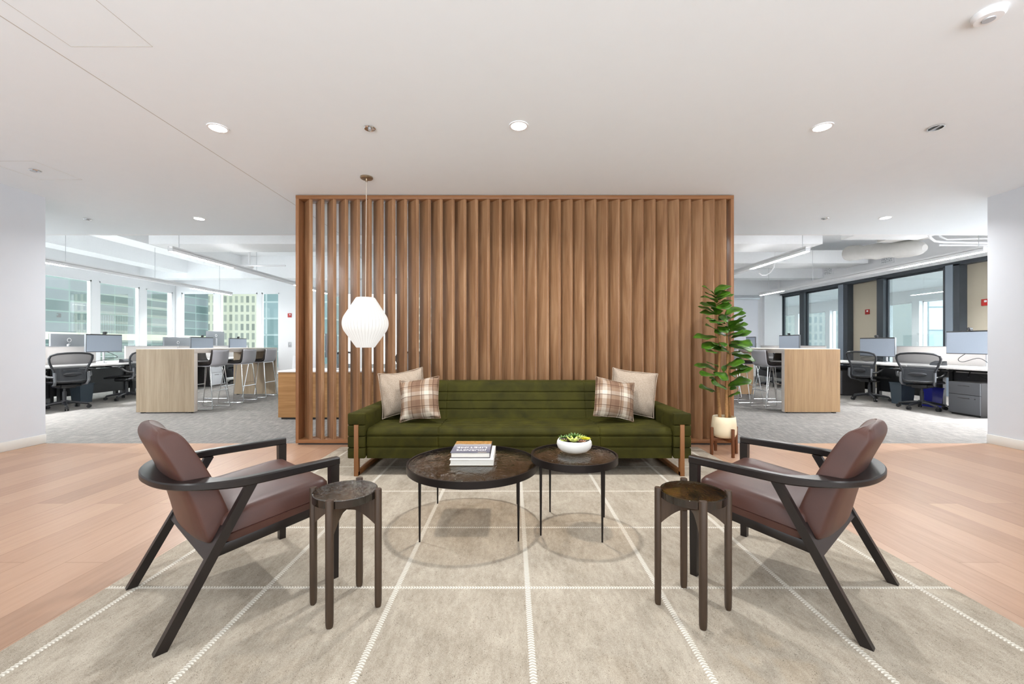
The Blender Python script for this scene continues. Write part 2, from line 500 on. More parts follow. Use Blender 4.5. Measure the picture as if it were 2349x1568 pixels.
# ------------------------------------------------------------------ mesh building
class MB:
    def __init__(self):
        self.bm = bmesh.new()

    def _merge(self, b2):
        me = bpy.data.meshes.new('t')
        b2.to_mesh(me)
        b2.free()
        self.bm.from_mesh(me)
        bpy.data.meshes.remove(me)

    def box(self, c, s, bev=0.0, seg=2, rot=None):
        b = bmesh.new()
        bmesh.ops.create_cube(b, size=1.0)
        for v in b.verts:
            v.co = Vector((v.co.x * s[0], v.co.y * s[1], v.co.z * s[2]))
        if bev > 0:
            bmesh.ops.bevel(b, geom=list(b.edges), offset=min(bev, 0.49 * min(s)), segments=seg, affect='EDGES', profile=0.5)
        m = Matrix.Translation(Vector(c))
        if rot is not None:
            m = m @ (rot if isinstance(rot, Matrix) else Euler(rot).to_matrix().to_4x4())
        bmesh.ops.transform(b, matrix=m, verts=b.verts)
        self._merge(b)
        return self

    def mm(self, x0, x1, y0, y1, z0, z1, bev=0.0, seg=2):
        return self.box(((x0 + x1) / 2, (y0 + y1) / 2, (z0 + z1) / 2), (abs(x1 - x0), abs(y1 - y0), abs(z1 - z0)), bev, seg)

    def bar(self, p, q, w, h, bev=0.0, up=(0, 0, 1)):
        """rectangular bar from p to q; w across, h along 'up'"""
        p, q = Vector(p), Vector(q)
        d = q - p
        L = d.length
        d.normalize()
        u = Vector(up)
        s = d.cross(u)
        if s.length < 1e-5:
            s = Vector((1, 0, 0))
        s.normalize()
        u = s.cross(d)
        m = Matrix((s, d, u)).transposed().to_4x4()
        return self.box((p + q) / 2, (w, L, h), bev, 2, m)

    def loft(self, rings, closed=True, caps=True):
        bm = self.bm
        vs = [[bm.verts.new(p) for p in r] for r in rings]
        n = len(vs[0])
        for i in range(len(vs) - 1):
            for j in range(n if closed else n - 1):
                k = (j + 1) % n
                try:
                    bm.faces.new((vs[i][j], vs[i][k], vs[i + 1][k], vs[i + 1][j]))
                except ValueError:
                    pass
        if caps and closed:
            try:
                bm.faces.new(list(reversed(vs[0])))
                bm.faces.new(vs[-1])
            except ValueError:
                pass
        return self

    def tube(self, pts, r, seg=10, caps=True):
        pts = [Vector(p) for p in pts]
        n = len(pts)
        rad = r if callable(r) else (lambda s: r)
        t0 = (pts[1] - pts[0]).normalized()
        a = Vector((0, 0, 1)) if abs(t0.z) < 0.9 else Vector((1, 0, 0))
        nx = t0.cross(a).normalized()
        rings = []
        for i, p in enumerate(pts):
            t = (pts[min(i + 1, n - 1)] - pts[max(i - 1, 0)]).normalized()
            nx = (nx - t * nx.dot(t)).normalized()
            ny = t.cross(nx)
            rr = rad(i / (n - 1))
            rings.append([p + (nx * cos(2 * pi * k / seg) + ny * sin(2 * pi * k / seg)) * rr for k in range(seg)])
        return self.loft(rings, True, caps)

    def cyl(self, c, r, z0, z1, seg=24, r2=None):
        r2 = r if r2 is None else r2
        return self.lathe([(r, z0), (r2, z1)], seg, c)

    def lathe(self, prof, seg=32, c=(0, 0), caps=True):
        rings = [[Vector((c[0] + r * cos(2 * pi * k / seg), c[1] + r * sin(2 * pi * k / seg), z)) for k in range(seg)] for r, z in prof]
        return self.loft(rings, True, caps)

    def ring(self, c, ro, ri, z0, z1, seg=64):
        prof = [(ri, z0), (ro, z0), (ro, z1), (ri, z1), (ri, z0)]
        return self.lathe(prof, seg, c, caps=False)

    def poly(self, pts, ext):
        """planar polygon pts extruded by vector ext"""
        e = Vector(ext)
        return self.loft([[Vector(p) for p in pts], [Vector(p) + e for p in pts]])

    def grid(self, nu, nv, f):
        bm = self.bm
        vs = [[bm.verts.new(f(i / nu, j / nv)) for j in range(nv + 1)] for i in range(nu + 1)]
        for i in range(nu):
            for j in range(nv):
                bm.faces.new((vs[i][j], vs[i + 1][j], vs[i + 1][j + 1], vs[i][j + 1]))
        return self

    def sphere(self, c, r, seg=16, sc=(1, 1, 1)):
        b = bmesh.new()
        bmesh.ops.create_uvsphere(b, u_segments=seg, v_segments=max(6, seg // 2), radius=r)
        for v in b.verts:
            v.co = Vector((v.co.x * sc[0] + c[0], v.co.y * sc[1] + c[1], v.co.z * sc[2] + c[2]))
        self._merge(b)
        return self

    def obj(self, name, m, parent=None, sub=0, sharp=35, solid=0.0, loc=None):
        bm = self.bm
        bmesh.ops.remove_doubles(bm, verts=bm.verts, dist=1e-6)
        bmesh.ops.recalc_face_normals(bm, faces=bm.faces)
        me = bpy.data.meshes.new(name)
        bm.to_mesh(me)
        bm.free()
        me.materials.append(m)
        for p in me.polygons:
            p.use_smooth = True
        if sharp and not sub:
            me.set_sharp_from_angle(angle=radians(sharp))
        o = bpy.data.objects.new(name, me)
        COL.objects.link(o)
        if parent:
            o.parent = parent
        if loc:
            o.location = loc
        if solid:
            s = o.modifiers.new('solid', 'SOLIDIFY')
            s.thickness = solid
            s.offset = 0
        if sub:
            s = o.modifiers.new('sub', 'SUBSURF')
            s.levels = sub
            s.render_levels = sub
        return o


def thing(name, label, cat, loc=(0, 0, 0), rz=0.0, group=None):
    o = bpy.data.objects.new(name, None)
    o.empty_display_size = 0.1
    COL.objects.link(o)
    o.location = loc
    o.rotation_euler = (0, 0, rz)
    tag(o, label, cat, group)
    return o


def tag(o, label, cat, group=None):
    o['label'] = label
    o['category'] = cat
    if group:
        o['group'] = group
    return o


def kids(o):
    return [c for c in bpy.data.objects if c.parent == o]


def copy_tree(o, parent=None):
    c = o.copy()
    COL.objects.link(c)
    if parent:
        c.parent = parent
    for k in kids(o):
        copy_tree(k, c)
    return c


def dup(root, label, loc, rz, group=None):
    c = copy_tree(root)
    c.location = loc
    c.rotation_euler = (0, 0, rz)
    c['label'] = label
    if group:
        c['group'] = group
    return c


def struct(name, mb, m, sharp=35):
    o = mb.obj(name, m, sharp=sharp)
    o['kind'] = 'structure'
    return o


# ------------------------------------------------------------------ setting
CZ = 2.735          # lounge ceiling
CZ2 = 3.70          # open office ceiling
DS = 6.2            # where the lounge ceiling ends
XL, XR = -5.2, 5.3  # lounge side walls
XW, XG = -11.0, 9.2 # window wall on the left, glass offices on the right
YB, YB2 = 13.6, 14.3
YE = 4.64
XE = 13.2           # outer wall of the glass offices

struct('floor', MB().mm(XL - 0.1, XR + 0.1, -2.2, 4.62, -0.05, 0.0), M['floor'])
mb = MB()
mb.mm(XW - 0.2, XE + 0.2, 4.62, YB2 + 9, -0.05, 0.0)
struct('floor_carpet', mb, M['carpet'])
struct('ceiling', MB().mm(XW, XG + 0.3, -2.2, DS, CZ, CZ + 0.08), M['ceil'])
struct('ceiling_office', MB().mm(XW - 0.2, XG + 0.1, DS - 0.1, YB2 + 0.1, CZ2, CZ2 + 0.1), M['ceil_off'])
struct('trim_1', MB().mm(XW, XG, DS, DS + 0.06, CZ + 0.0, CZ2), M['ceil_off'])
struct('wall_left', MB().mm(XL - 0.15, XL, -2.2, YE, 0, CZ).mm(XW, XL - 0.1, YE - 0.15, YE, 0, CZ), M['wall'])
struct('wall_right', MB().mm(XR, XR + 0.15, -2.2, YE, 0, CZ).mm(XR + 0.1, XG + 0.2, YE - 0.15, YE, 0, CZ), M['wall'])
struct('baseboard_left', MB().mm(XL, XL + 0.012, -2.2, YE, 0, 0.1, 0.003), M['base'])
struct('baseboard_right', MB().mm(XR - 0.012, XR, -2.2, YE, 0, 0.1, 0.003), M['base'])
# ceiling seams: thin reveals standing just proud of the board
mb = MB()
mb.mm(-2.553, -2.547, -2, DS, CZ - 0.0008, CZ)
struct('trim_2', mb, M['seam'])
struct('trim_3', MB().mm(3.448, 3.451, -2, DS, CZ - 0.0006, CZ), M['ceil'])
mb = MB()
px0, px1, py0, py1, w_ = -2.425, -1.975, 1.70, 2.29, 0.0025
for a in ((px0, px1, py0, py0 + w_), (px0, px1, py1 - w_, py1), (px0, px0 + w_, py0, py1), (px1 - w_, px1, py0, py1)):
    mb.mm(a[0], a[1], a[2], a[3], CZ - 0.0008, CZ)
o = mb.obj('ceiling_access_panel', M['seam'])
tag(o, 'square hatch outline in the white ceiling, the larger one near the camera', 'access panel')
mb = MB()
px0, px1, py0, py1 = -4.70, -4.27, 3.72, 4.14
for a in ((px0, px1, py0, py0 + w_), (px0, px1, py1 - w_, py1), (px0, px0 + w_, py0, py1), (px1 - w_, px1, py0, py1)):
    mb.mm(a[0], a[1], a[2], a[3], CZ - 0.0008, CZ)
o = mb.obj('ceiling_access_panel', M['seam'])
tag(o, 'faint hatch outline in the ceiling close to the left wall', 'access panel')

# ---- left window wall and back wall of the open office
HEAD = 2.78
SILL = 0.08
lwin = [(5.2, 6.6), (6.85, 8.05), (8.28, 9.50), (9.70, 10.90), (11.10, 12.30), (12.52, 13.50)]
mb = MB()
mb.mm(XW - 0.12, XW, YE - 0.15, YB + 0.1, HEAD, CZ2)
mb.mm(XW - 0.12, XW, YE - 0.15, YB + 0.1, 0, SILL)
edges = [YE - 0.15] + [v for w in lwin for v in w] + [YB]
for i in range(0, len(edges), 2):
    mb.mm(XW - 0.12, XW, edges[i], edges[i + 1], SILL, HEAD)
struct('wall_window_side', mb, M['white'])
wn = 0


def window(frame_boxes, pane_box, fm=None, gm=None):
    global wn
    wn += 1
    r = bpy.data.objects.new('window_%d' % wn, None)
    COL.objects.link(r)
    r['kind'] = 'structure'
    f = MB()
    for b in frame_boxes:
        f.mm(*b)
    f.obj('window_frame', fm or M['white'], r)
    MB().mm(*pane_box).obj('pane', gm or M['window_glass'], r)
    return r


for a, b in lwin:
    x0, x1 = XW - 0.05, XW - 0.008
    window([(x0, x1, a, a + 0.035, SILL, HEAD), (x0, x1, b - 0.035, b, SILL, HEAD), (x0, x1, a, b, SILL, SILL + 0.05), (x0, x1, a, b, HEAD - 0.04, HEAD)],
           (XW - 0.024, XW - 0.018, a + 0.03, b - 0.03, SILL + 0.04, HEAD - 0.035))
bwin = [(-10.8, -9.73), (-9.53, -8.32), (-8.18, -7.61), (-6.3, -5.0), (-4.8, -3.5), (-3.3, -2.0), (-1.8, -0.5)]
mb = MB()
mb.mm(XW - 0.25, 2.0, YB, YB + 0.12, HEAD, CZ2)
mb.mm(XW - 0.25, 2.0, YB, YB + 0.12, 0, SILL)
edges = [XW - 0.25] + [v for w in bwin for v in w] + [2.0]
for i in range(0, len(edges), 2):
    mb.mm(edges[i], edges[i + 1], YB, YB + 0.12, SILL, HEAD)
struct('wall_back', mb, M['white'])
for a, b in bwin:
    y0, y1 = YB + 0.008, YB + 0.05
    window([(a, a + 0.035, y0, y1, SILL, HEAD), (b - 0.035, b, y0, y1, SILL, HEAD), (a, b, y0, y1, SILL, SILL + 0.05), (a, b, y0, y1, HEAD - 0.04, HEAD)],
           (a + 0.03, b - 0.03, YB + 0.018, YB + 0.024, SILL + 0.04, HEAD - 0.035))
struct('wall_back_right', MB().mm(1.9, XG + 0.1, YB2, YB2 + 0.2, 0, CZ2).mm(1.9, 2.05, YB, YB2 + 0.1, 0, CZ2), M['white'])


# ---- right: dark framed glass offices
def gy(u):
    return XG * FPX / (u - CX)


gw = [('end', 1780, 1791, 'post'), ('g', 1791, 1834, 'glass'), ('p', 1834, 1844, 'post'), ('g', 1844, 1922, 'glass'), ('p', 1922, 1935, 'panel'),
      ('j', 1935, 1944, 'jamb'), ('b', 1944, 2011, 'beige'), ('p', 2011, 2026, 'post'), ('g', 2026, 2163, 'glass'), ('p', 2163, 2167, 'post'),
      ('q', 2167, 2187, 'panel'), ('j', 2187, 2201, 'jamb'), ('b', 2201, 2420, 'beige'), ('p', 2420, 2436, 'post')]
HG = 2.76
mbp, mbq, mbb = MB(), MB(), MB()
trim_i = 4
for nm, u0, u1, kd in gw:
    y1, y0 = gy(u0), gy(u1)
    if kd == 'post' or kd == 'jamb':
        mbp.mm(XG, XG + 0.16, y0, y1, 0, HG)
    elif kd == 'panel':
        mbp.mm(XG + 0.02, XG + 0.14, y0, y1, 0, HG)
        mbq.mm(XG - 0.004, XG + 0.02, y0 + 0.012, y1 - 0.012, 0, HG)
    elif kd == 'beige':
        mbb.mm(XG + 0.16, XG + 0.26, y0, y1, 0, HG - 0.03)
mbp.mm(XG, XG + 0.16, gy(2436), gy(1780), HG - 0.03, HG + 0.05)
struct('trim_4', mbp, M['steel'])
struct('trim_5', mbq, M['bluegrey'])
struct('wall_office_panel', mbb, M['beige'])
for nm, u0, u1, kd in gw:
    if kd == 'glass':
        y1, y0 = gy(u0), gy(u1)
        x0, x1 = XG + 0.09, XG + 0.13
        window([(x0, x1, y0, y0 + 0.03, 0, HG - 0.03), (x0, x1, y1 - 0.03, y1, 0, HG - 0.03), (x0, x1, y0, y1, 0, 0.06), (x0, x1, y0, y1, HG - 0.07, HG - 0.03)],
               (XG + 0.105, XG + 0.115, y0 + 0.02, y1 - 0.02, 0.05, HG - 0.05), M['steel'], M['office_glass'])
struct('wall_bulkhead_right', MB().mm(XG, XG + 0.2, DS - 0.2, YB2 + 0.1, HG + 0.05, CZ2), M['white'])
struct('trim_6', MB().mm(XG - 0.03, XG, DS, YB2, HG + 0.05, HG + 0.19), M['white'])
struct('wall_office_near', MB().mm(XG, XG + 0.2, YE - 0.15, gy(2436), 0, HG + 0.05), M['white'])
# inside the glass offices
struct('ceiling_glass_office', MB().mm(XG + 0.2, XE, YE, YB2 + 9, HG + 0.12, HG + 0.2), M['ceil'])
owin = [(6.0, 7.7), (7.95, 9.7), (9.95, 11.6), (11.85, 13.5), (13.75, 15.4), (15.65, 17.3), (17.55, 19.2), (19.45, 21.1), (21.35, 23.0)]
mb = MB()
mb.mm(XE, XE + 0.2, YE, YB2 + 9, 2.5, HG + 0.2)
mb.mm(XE, XE + 0.2, YE, YB2 + 9, 0, 0.1)
edges = [YE] + [v for w in owin for v in w] + [YB2 + 9]
for i in range(0, len(edges), 2):
    mb.mm(XE, XE + 0.25, edges[i], edges[i + 1], 0.1, 2.5)
struct('wall_outer_right', mb, M['white'])
for a, b in owin:
    x0, x1 = XE + 0.12, XE + 0.17
    window([(x0, x1, a, a + 0.03, 0.1, 2.5), (x0, x1, b - 0.03, b, 0.1, 2.5), (x0, x1, a, b, 0.1, 0.14), (x0, x1, a, b, 2.46, 2.5)],
           (XE + 0.14, XE + 0.146, a + 0.02, b - 0.02, 0.12, 2.48))
# white pier and pull-down board on the far wall at right
struct('trim_7', MB().mm(8.60, XG, YB2 - 0.12, YB2, 0, HG), M['white'])
t = thing('projection_screen', 'wide white projection screen on the far wall past the fig plant', 'projection screen', (7.4, YB2 - 0.08, 0))
MB().mm(-1.3, 1.0, 0, 0.04, 0.75, 2.62).obj('sheet', plain('screen_sheet', srgb(232, 233, 240), 0.8, var=0.01), t)
MB().mm(-1.35, 1.05, -0.04, 0.05, 2.62, 2.76, 0.01).obj('case', M['silver'], t)

# ---- beams, ducts and services in the open ceiling
struct('trim_8', MB().mm(-8.55, -8.0, DS + 0.06, YB, 3.30, CZ2).mm(-10.1, -9.6, DS + 0.06, YB, 3.2, CZ2), M['ceil_off'])
struct('trim_9', MB().mm(XW, -2, YB - 1.3, YB - 0.9, 3.05, CZ2), M['ceil_off'])
struct('trim_10', MB().mm(2, XG, YB - 1.3, YB - 0.9, 3.05, CZ2), M['ceil_off'])
o = MB().mm(-6.9, 5.9, 7.9, 8.6, 3.0, 3.45, 0.01).obj('air_duct', M['ceil_off'])
tag(o, 'long white box duct crossing the open ceiling behind the screen', 'duct')
o = MB().mm(5.2, 8.9, 10.4, 11.1, 3.12, 3.45, 0.01).obj('air_duct', M['ceil_off'])
tag(o, 'white box duct over the right desks running up to the bulkhead', 'duct')
o = MB().mm(6.0, 7.4, 7.15, 7.6, 3.0, 3.35, 0.01).obj('air_duct', M['ceil_off'])
tag(o, 'short white box duct in the ceiling next to the wrapped round duct', 'duct')


def duct_round():
    t = thing('wrapped_duct', 'fat round duct in crinkled pale wrap at the right ceiling', 'duct', (0, 0, 0))
    mb = MB()
    a, b = px(1945, 581, 9.1), px(2122, 568, 7.6)
    pts = []
    for i in range(25):
        s = i / 24
        p = a.lerp(b, s)
        pts.append(p)
    rad = lambda s: 0.15 + 0.012 * sin(s * 19) + 0.006 * sin(s * 47) - (0.09 * max(0, (s - 0.93) / 0.07))
    mb.tube(pts, rad, 20)
    mb.obj('wrap', M['duct'], t)
    c = px(2085, 545, 7.75)
    MB().mm(c.x - 0.34, c.x + 0.34, c.y - 0.1, c.y + 0.3, c.z - 0.02, CZ2 - 0.02, 0.01).obj('takeoff', M['duct'], t)
    return t


duct_round()


def pipe(pts, r, label, name='ceiling_conduit', cat='pipe', m=None):
    o = MB().tube(pts, r, 8).obj(name, m or M['white'])
    tag(o, label, cat)
    return o


pipe([px(2128, 530, 7.2), px(2134, 545, 7.2), px(2145, 553, 7.2), px(2165, 555, 7.2), px(2270, 557, 7.0)], 0.02, 'white conduit bending from the ceiling beside the wrapped duct')
pipe([px(2150, 530, 7.5), px(2158, 543, 7.5), px(2172, 549, 7.5), px(2275, 546, 7.2)], 0.016, 'thinner white conduit above the bent one at the right ceiling')
pipe([px(2153, 562, 7.6), px(2272, 562, 7.6)], 0.018, 'straight white pipe under the bent conduits at right ceiling')
pipe([px(512, 609, 9.0), px(655, 609, 9.0)], 0.016, 'white pipe running across the left ceiling behind the strip light')
pipe([Vector((-4.4, 8.75, 3.62)), Vector((-4.4, 13.4, 3.62))], 0.03, 'long white sprinkler pipe high under the left ceiling deck')
t = thing('ceiling_slot_vent', 'slim white slot vent with black slot under the left ceiling', 'air vent', (-6.12, 9.24, 3.19))
MB().mm(-0.50, 0.50, -0.05, 0.05, 0, 0.05, 0.004).obj('frame', M['white'], t)
MB().mm(-0.49, -0.14, -0.052, 0.03, -0.002, 0.03).obj('slot', M['black'], t)
t = thing('ceiling_dome', 'white dome fixture on a drop stem under the left ceiling', 'ceiling fixture', (-6.15, 9.75, 2.86))
MB().lathe([(0.0, 0.0), (0.05, 0.004), (0.085, 0.025), (0.09, 0.06), (0.05, 0.075), (0.0, 0.08)], 28).obj('dome', M['white'], t)
MB().cyl((0, 0), 0.025, 0.07, CZ2 - 2.86, 12).obj('stem', M['white'], t)
pipe([px(1741, 626, 8.9), px(1748, 631, 8.9), px(1757, 631, 8.9), px(1767, 625, 8.9), px(1775, 614, 8.9), px(1778, 590, 8.9), px(1779, 560, 8.9)], 0.012, 'white flexible conduit drooping in a loop under the right ceiling')
# vents in the right bulkhead
vent_mat = NT('perforated_grille')
_v = vent_mat.n('ShaderNodeTexVoronoi', {'Vector': vent_mat.coord(), 'Scale': 34.0})
M['grille'] = vent_mat.done(vent_mat.bsdf(vent_mat.ramp(_v.outputs[0], [(0.25, srgb(120, 126, 130)), (0.45, srgb(226, 228, 230))]), 0.5))
for (u0, u1, v0, v1, lb) in ((1891, 1910, 604, 629, 'square perforated vent in the white bulkhead, the farther of the two'),
                             (2022, 2049, 582, 602, 'square perforated vent in the white bulkhead beneath the wrapped duct')):
    y1, y0 = gy(u0), gy(u1)
    ym = (y0 + y1) / 2
    zt, zb = H - (v0 - CY) * ym / FPX, H - (v1 - CY) * ym / FPX
    t = thing('wall_vent', lb, 'air vent', (XG, ym, (zt + zb) / 2), 0, 'bulkhead vents')
    hw, hh = (y1 - y0) / 2, (zt - zb) / 2
    MB().mm(-0.012, 0.0, -hw, hw, -hh, hh).obj('grille', M['grille'], t)
    f = MB()
    for b in ((-hw - .03, hw + .03, hh, hh + .03), (-hw - .03, hw + .03, -hh - .03, -hh), (-hw - .03, -hw, -hh, hh), (hw, hw + .03, -hh, hh)):
        f.mm(-0.018, 0, b[0], b[1], b[2], b[3])
    f.obj('frame', M['white'], t)

# ---- city outside
M['fac_green'] = facade('green_curtain_wall', srgb(132, 158, 150), srgb(62, 92, 88), srgb(150, 156, 160), 1.45, 0.66, 0.035, 0.25, axis='yz', strip=(24.38, 24.82, srgb(226, 236, 204)))  # panel tones paint in reflections of window rows on the glass
M['fac_beige'] = facade('beige_office_facade', srgb(240, 234, 214), srgb(128, 132, 126), srgb(190, 190, 178), 0.62, 1.02, 0.15, 0.6)
M['fac_cool'] = facade('cool_glass_facade', srgb(120, 140, 150), srgb(226, 240, 246), srgb(176, 200, 214), 1.5, 1.5, 0.045, 0.2)
M['fac_grey'] = facade('blue_grey_facade', srgb(170, 184, 184), srgb(96, 122, 122), srgb(136, 156, 160), 1.4, 1.6, 0.08, 0.3)
struct('ground', MB().mm(-90, 90, 3, 110, -22.2, -22), M['street'])


def building(label, m, x0, x1, y0, y1, z1, rz=0.0, band=None):
    w, d = x1 - x0, y1 - y0
    t = thing('building', label, 'building', ((x0 + x1) / 2, (y0 + y1) / 2, -22), rz)
    b = MB().mm(-w / 2, w / 2, -d / 2, d / 2, 0, z1 + 22)
    o = b.obj('facade', m, t)
    o.location = (0, 0, 0)
    MB().mm(-w / 2 - 0.3, w / 2 + 0.3, -d / 2 - 0.3, d / 2 + 0.3, z1 + 22, z1 + 22.8).obj('parapet', M['base'], t)
    return t


building('green glass tower close outside the left windows', M['fac_green'], -45, -27, 8, 37, 26)
building('beige block with rows of square windows beyond the left corner windows', M['fac_beige'], -42, -28.2, 46, 60, 9.6)
building('grey glass tower standing right of the beige block outside', M['fac_grey'], -24.2, -18, 40.5, 45.5, 24)
building('pale block outside behind the wooden screen', M['fac_beige'], -13, 4, 50, 62, 22)
building('beige tower with square windows outside the far glass office', M['fac_beige'], 22, 36.0, 44, 60, 27)
building('pale blue glass tower outside the nearer glass office', M['fac_cool'], 27.0, 48, 27, 43, 26)

# ------------------------------------------------------------------ lights
for i, (u, v, lb) in enumerate(((500, 293, 'lit round downlight in the ceiling above the left armchair'), (1190, 288, 'lit round downlight above the middle of the sofa'),
                                (1886, 291, 'lit round downlight in the ceiling above the right armchair'), (457, 501, 'small lit downlight near the left ceiling edge, toward the bar table'),
                                (2031, 499, 'small lit downlight near the right ceiling edge, toward the desks'))):
    d = FPX * (CZ - H) / (CY - v)
    x = (u - CX) / FPX * d
    t = thing('downlight', lb, 'ceiling light', (x, d, CZ), 0, 'recessed downlights')
    MB().ring((0, 0), 0.072, 0.058, -0.006, 0, 40).obj('trim_ring', M['white'], t)
    MB().cyl((0, 0), 0.058, -0.004, -0.001, 40).obj('lens', M['lens'], t)


def lamp(name, loc, power, size=0.12, col=(0.97, 0.985, 1.0), spread=150, shape='DISK', rot=(0, 0, 0), sy=None):
    l = bpy.data.lights.new(name, 'AREA')
    l.energy = power
    l.size = size
    l.shape = shape
    if sy:
        l.size_y = sy
    l.color = col
    l.spread = radians(spread)
    o = bpy.data.objects.new(name, l)
    COL.objects.link(o)
    o.location = loc
    o.rotation_euler = rot
    return o


PD = 11.0
for x, y, p in ((-2.22, 3.15, 1.5), (0.05, 3.12, 2.2), (2.32, 3.13, 1.8), (-4.07, 5.42, 2.2), (4.8, 5.38, 2.2), (-8.9, 5.4, 28.0), (8.3, 5.4, 26.0), (-1.6, 5.9, 1.0), (1.6, 5.9, 0.8),  # includes unseen fill lamps beyond walls and behind screen, added for bounce
                (-2.22, 0.6, 0.5), (0.05, 0.6, 0.4), (2.32, 0.6, 0.5)):
    lamp('downlight_and_fill', (x, y, CZ - 0.012), PD * p, 0.11)
for x, y, p in ((4.2, 12.4, 45), (7.7, 12.6, 22), (11.2, 8.2, 45), (11.2, 13.0, 45)):  # added ceiling fill without fixtures, for the far wall and glass offices
    lamp('office_fill', (x, y, CZ2 - 0.1 if x < XG else HG + 0.1), p, 0.3)
# accent spots trained on the slatted screen: the unlit-looking eyeball fixtures stay dark


def strip_light(name, x, y0, y1, z, lit, label, drops):
    t = thing(name, label, 'pendant light', (x, 0, z), 0, 'linear pendants')
    MB().mm(-0.04, 0.04, y0, y1, 0, 0.06, 0.004).mm(-0.04, -0.036, y0, y1, 0.05, 0.085).mm(0.036, 0.04, y0, y1, 0.05, 0.085).obj('housing', M['white'], t)
    for a, b in lit:
        MB().mm(-0.034, 0.034, a, b, -0.004, 0.001).obj('diffuser', M['strip'], t)
    MB().mm(-0.03, 0.03, y0 + 0.05, y1 - 0.05, 0.0605, 0.0625).obj('up_fill', M['strip_up'], t)  # unseen upward glow, added to brighten the office ceiling
    for yy in drops:
        MB().tube([(0, yy, 0.07), (0, yy, CZ2 - z)], 0.004, 6).obj('hanger', M['silver'], t)
    return t


# added area lamps above the facades, imitating light through the windows
DL = (0.94, 0.975, 1.0)
lamp('daylight_fill', (XW - 1.9, 9.4, 5.0), 1400, 2.4, DL, 160, 'RECTANGLE', (0, radians(-52), 0), 9.0)
lamp('daylight_fill', (XE + 1.9, 12.0, 5.0), 1100, 2.4, DL, 160, 'RECTANGLE', (0, radians(52), 0), 11.0)
lamp('daylight_fill', (-5.5, YB + 1.9, 5.0), 1200, 10.0, DL, 160, 'RECTANGLE', (radians(-52), 0, 0), 2.4)


strip_light('linear_pendant', -5.52, 6.72, 13.2, 2.60, [(6.74, 8.2), (10.6, 12.4)], 'long white linear pendant hanging over the left bar table', (6.9, 9.0, 11.5))
strip_light('linear_pendant', -8.15, 6.4, 12.1, 2.52, [(6.42, 7.6), (10.6, 12.05)], 'long white linear pendant hanging over the left window desks', (7.6, 9.5, 11.6))
strip_light('linear_pendant', 4.78, 6.72, 13.2, 2.60, [(6.74, 8.3), (11, 12.6)], 'long white linear pendant hanging over the right bar table', (6.85, 9.0, 11.5))
strip_light('linear_pendant', 7.15, 6.28, 12.0, 2.50, [(6.3, 7.75), (11.0, 11.95)], 'long white linear pendant hanging over the right desks', (6.38, 9.9, 11.6))

# sprinkler plates, eyeball, detector
for u, v, lb in ((848, 293, 'round chrome plate in the ceiling between the pendant and camera'), (81, 390, 'chrome sprinkler plate in the ceiling nearest the left wall'),
                 (201, 502, 'small chrome sprinkler plate at the left ceiling edge'), (1893, 500, 'small chrome sprinkler plate at the right ceiling edge')):
    d = FPX * (CZ - H) / (CY - v)
    t = thing('ceiling_sprinkler', lb, 'sprinkler', ((u - CX) / FPX * d, d, CZ), 0, 'ceiling sprinkler plates')
    MB().lathe([(0.044, 0.0), (0.044, -0.006), (0.038, -0.012), (0.030, -0.008), (0.0, -0.007)], 32).obj('plate', M['chrome'], t)
    MB().lathe([(0.012, -0.006), (0.012, -0.018), (0.0, -0.02)], 16).obj('nozzle', M['silver'], t)
d = FPX * (CZ - H) / (CY - 291)
t = thing('slot_spotlight', 'small round dark recessed spotlight right of the lit downlights', 'ceiling light', ((2147 - CX) / FPX * d, d, CZ))
MB().ring((0, 0), 0.05, 0.043, -0.01, 0, 40).obj('trim_ring', M['chrome'], t)
MB().cyl((0, 0), 0.043, -0.004, -0.001, 32).obj('baffle', M['black'], t)
MB().mm(-0.007, 0.007, -0.044, 0.044, -0.009, -0.003).obj('cross_bar', M['silver'], t)
d = FPX * (CZ - H) / (CY - 30)
t = thing('smoke_detector', 'round white detector on the ceiling in the top right corner', 'smoke detector', ((2268 - CX) / FPX * d, d, CZ))
MB().lathe([(0.062, 0.0), (0.062, -0.018), (0.052, -0.03), (0.0, -0.032)], 40).obj('housing', M['white'], t)
MB().lathe([(0.026, -0.03), (0.024, -0.036), (0.0, -0.037)], 28).obj('sensor_eye', M['silver'], t)

# ------------------------------------------------------------------ slatted screen
SY = 4.55
t = thing('slatted_screen', 'wooden room divider of tall angled slats behind the green sofa', 'room divider', (0, SY, 0))
x0, x1, zt = -2.366, 2.427, 2.728
fd = 0.165
MB().mm(x0, x1, 0, fd, zt - 0.04, zt, 0.003).obj('top_rail', M['walnut_x'], t)
MB().mm(x0, x1, 0, fd, 0.018, 0.058, 0.003).obj('bottom_rail', M['walnut_x'], t)
MB().mm(x0, x0 + 0.034, 0, fd, 0.058, zt - 0.04, 0.003).obj('post', M['walnut'], t)
MB().mm(x1 - 0.034, x1, 0, fd, 0.058, zt - 0.04, 0.003).obj('post', M['walnut'], t)
for za, zb in ((0, 0.018), (zt, CZ)):
    MB().mm(x0 + 0.02, x1 - 0.02, 0.02, fd - 0.02, za, zb).obj('shadow_gap', M['cab_side'], t)
mb = MB()
ph = radians(43)
wv = Vector((-sin(ph), cos(ph), 0))
tv = Vector((-cos(ph), -sin(ph), 0))
nslat = 36
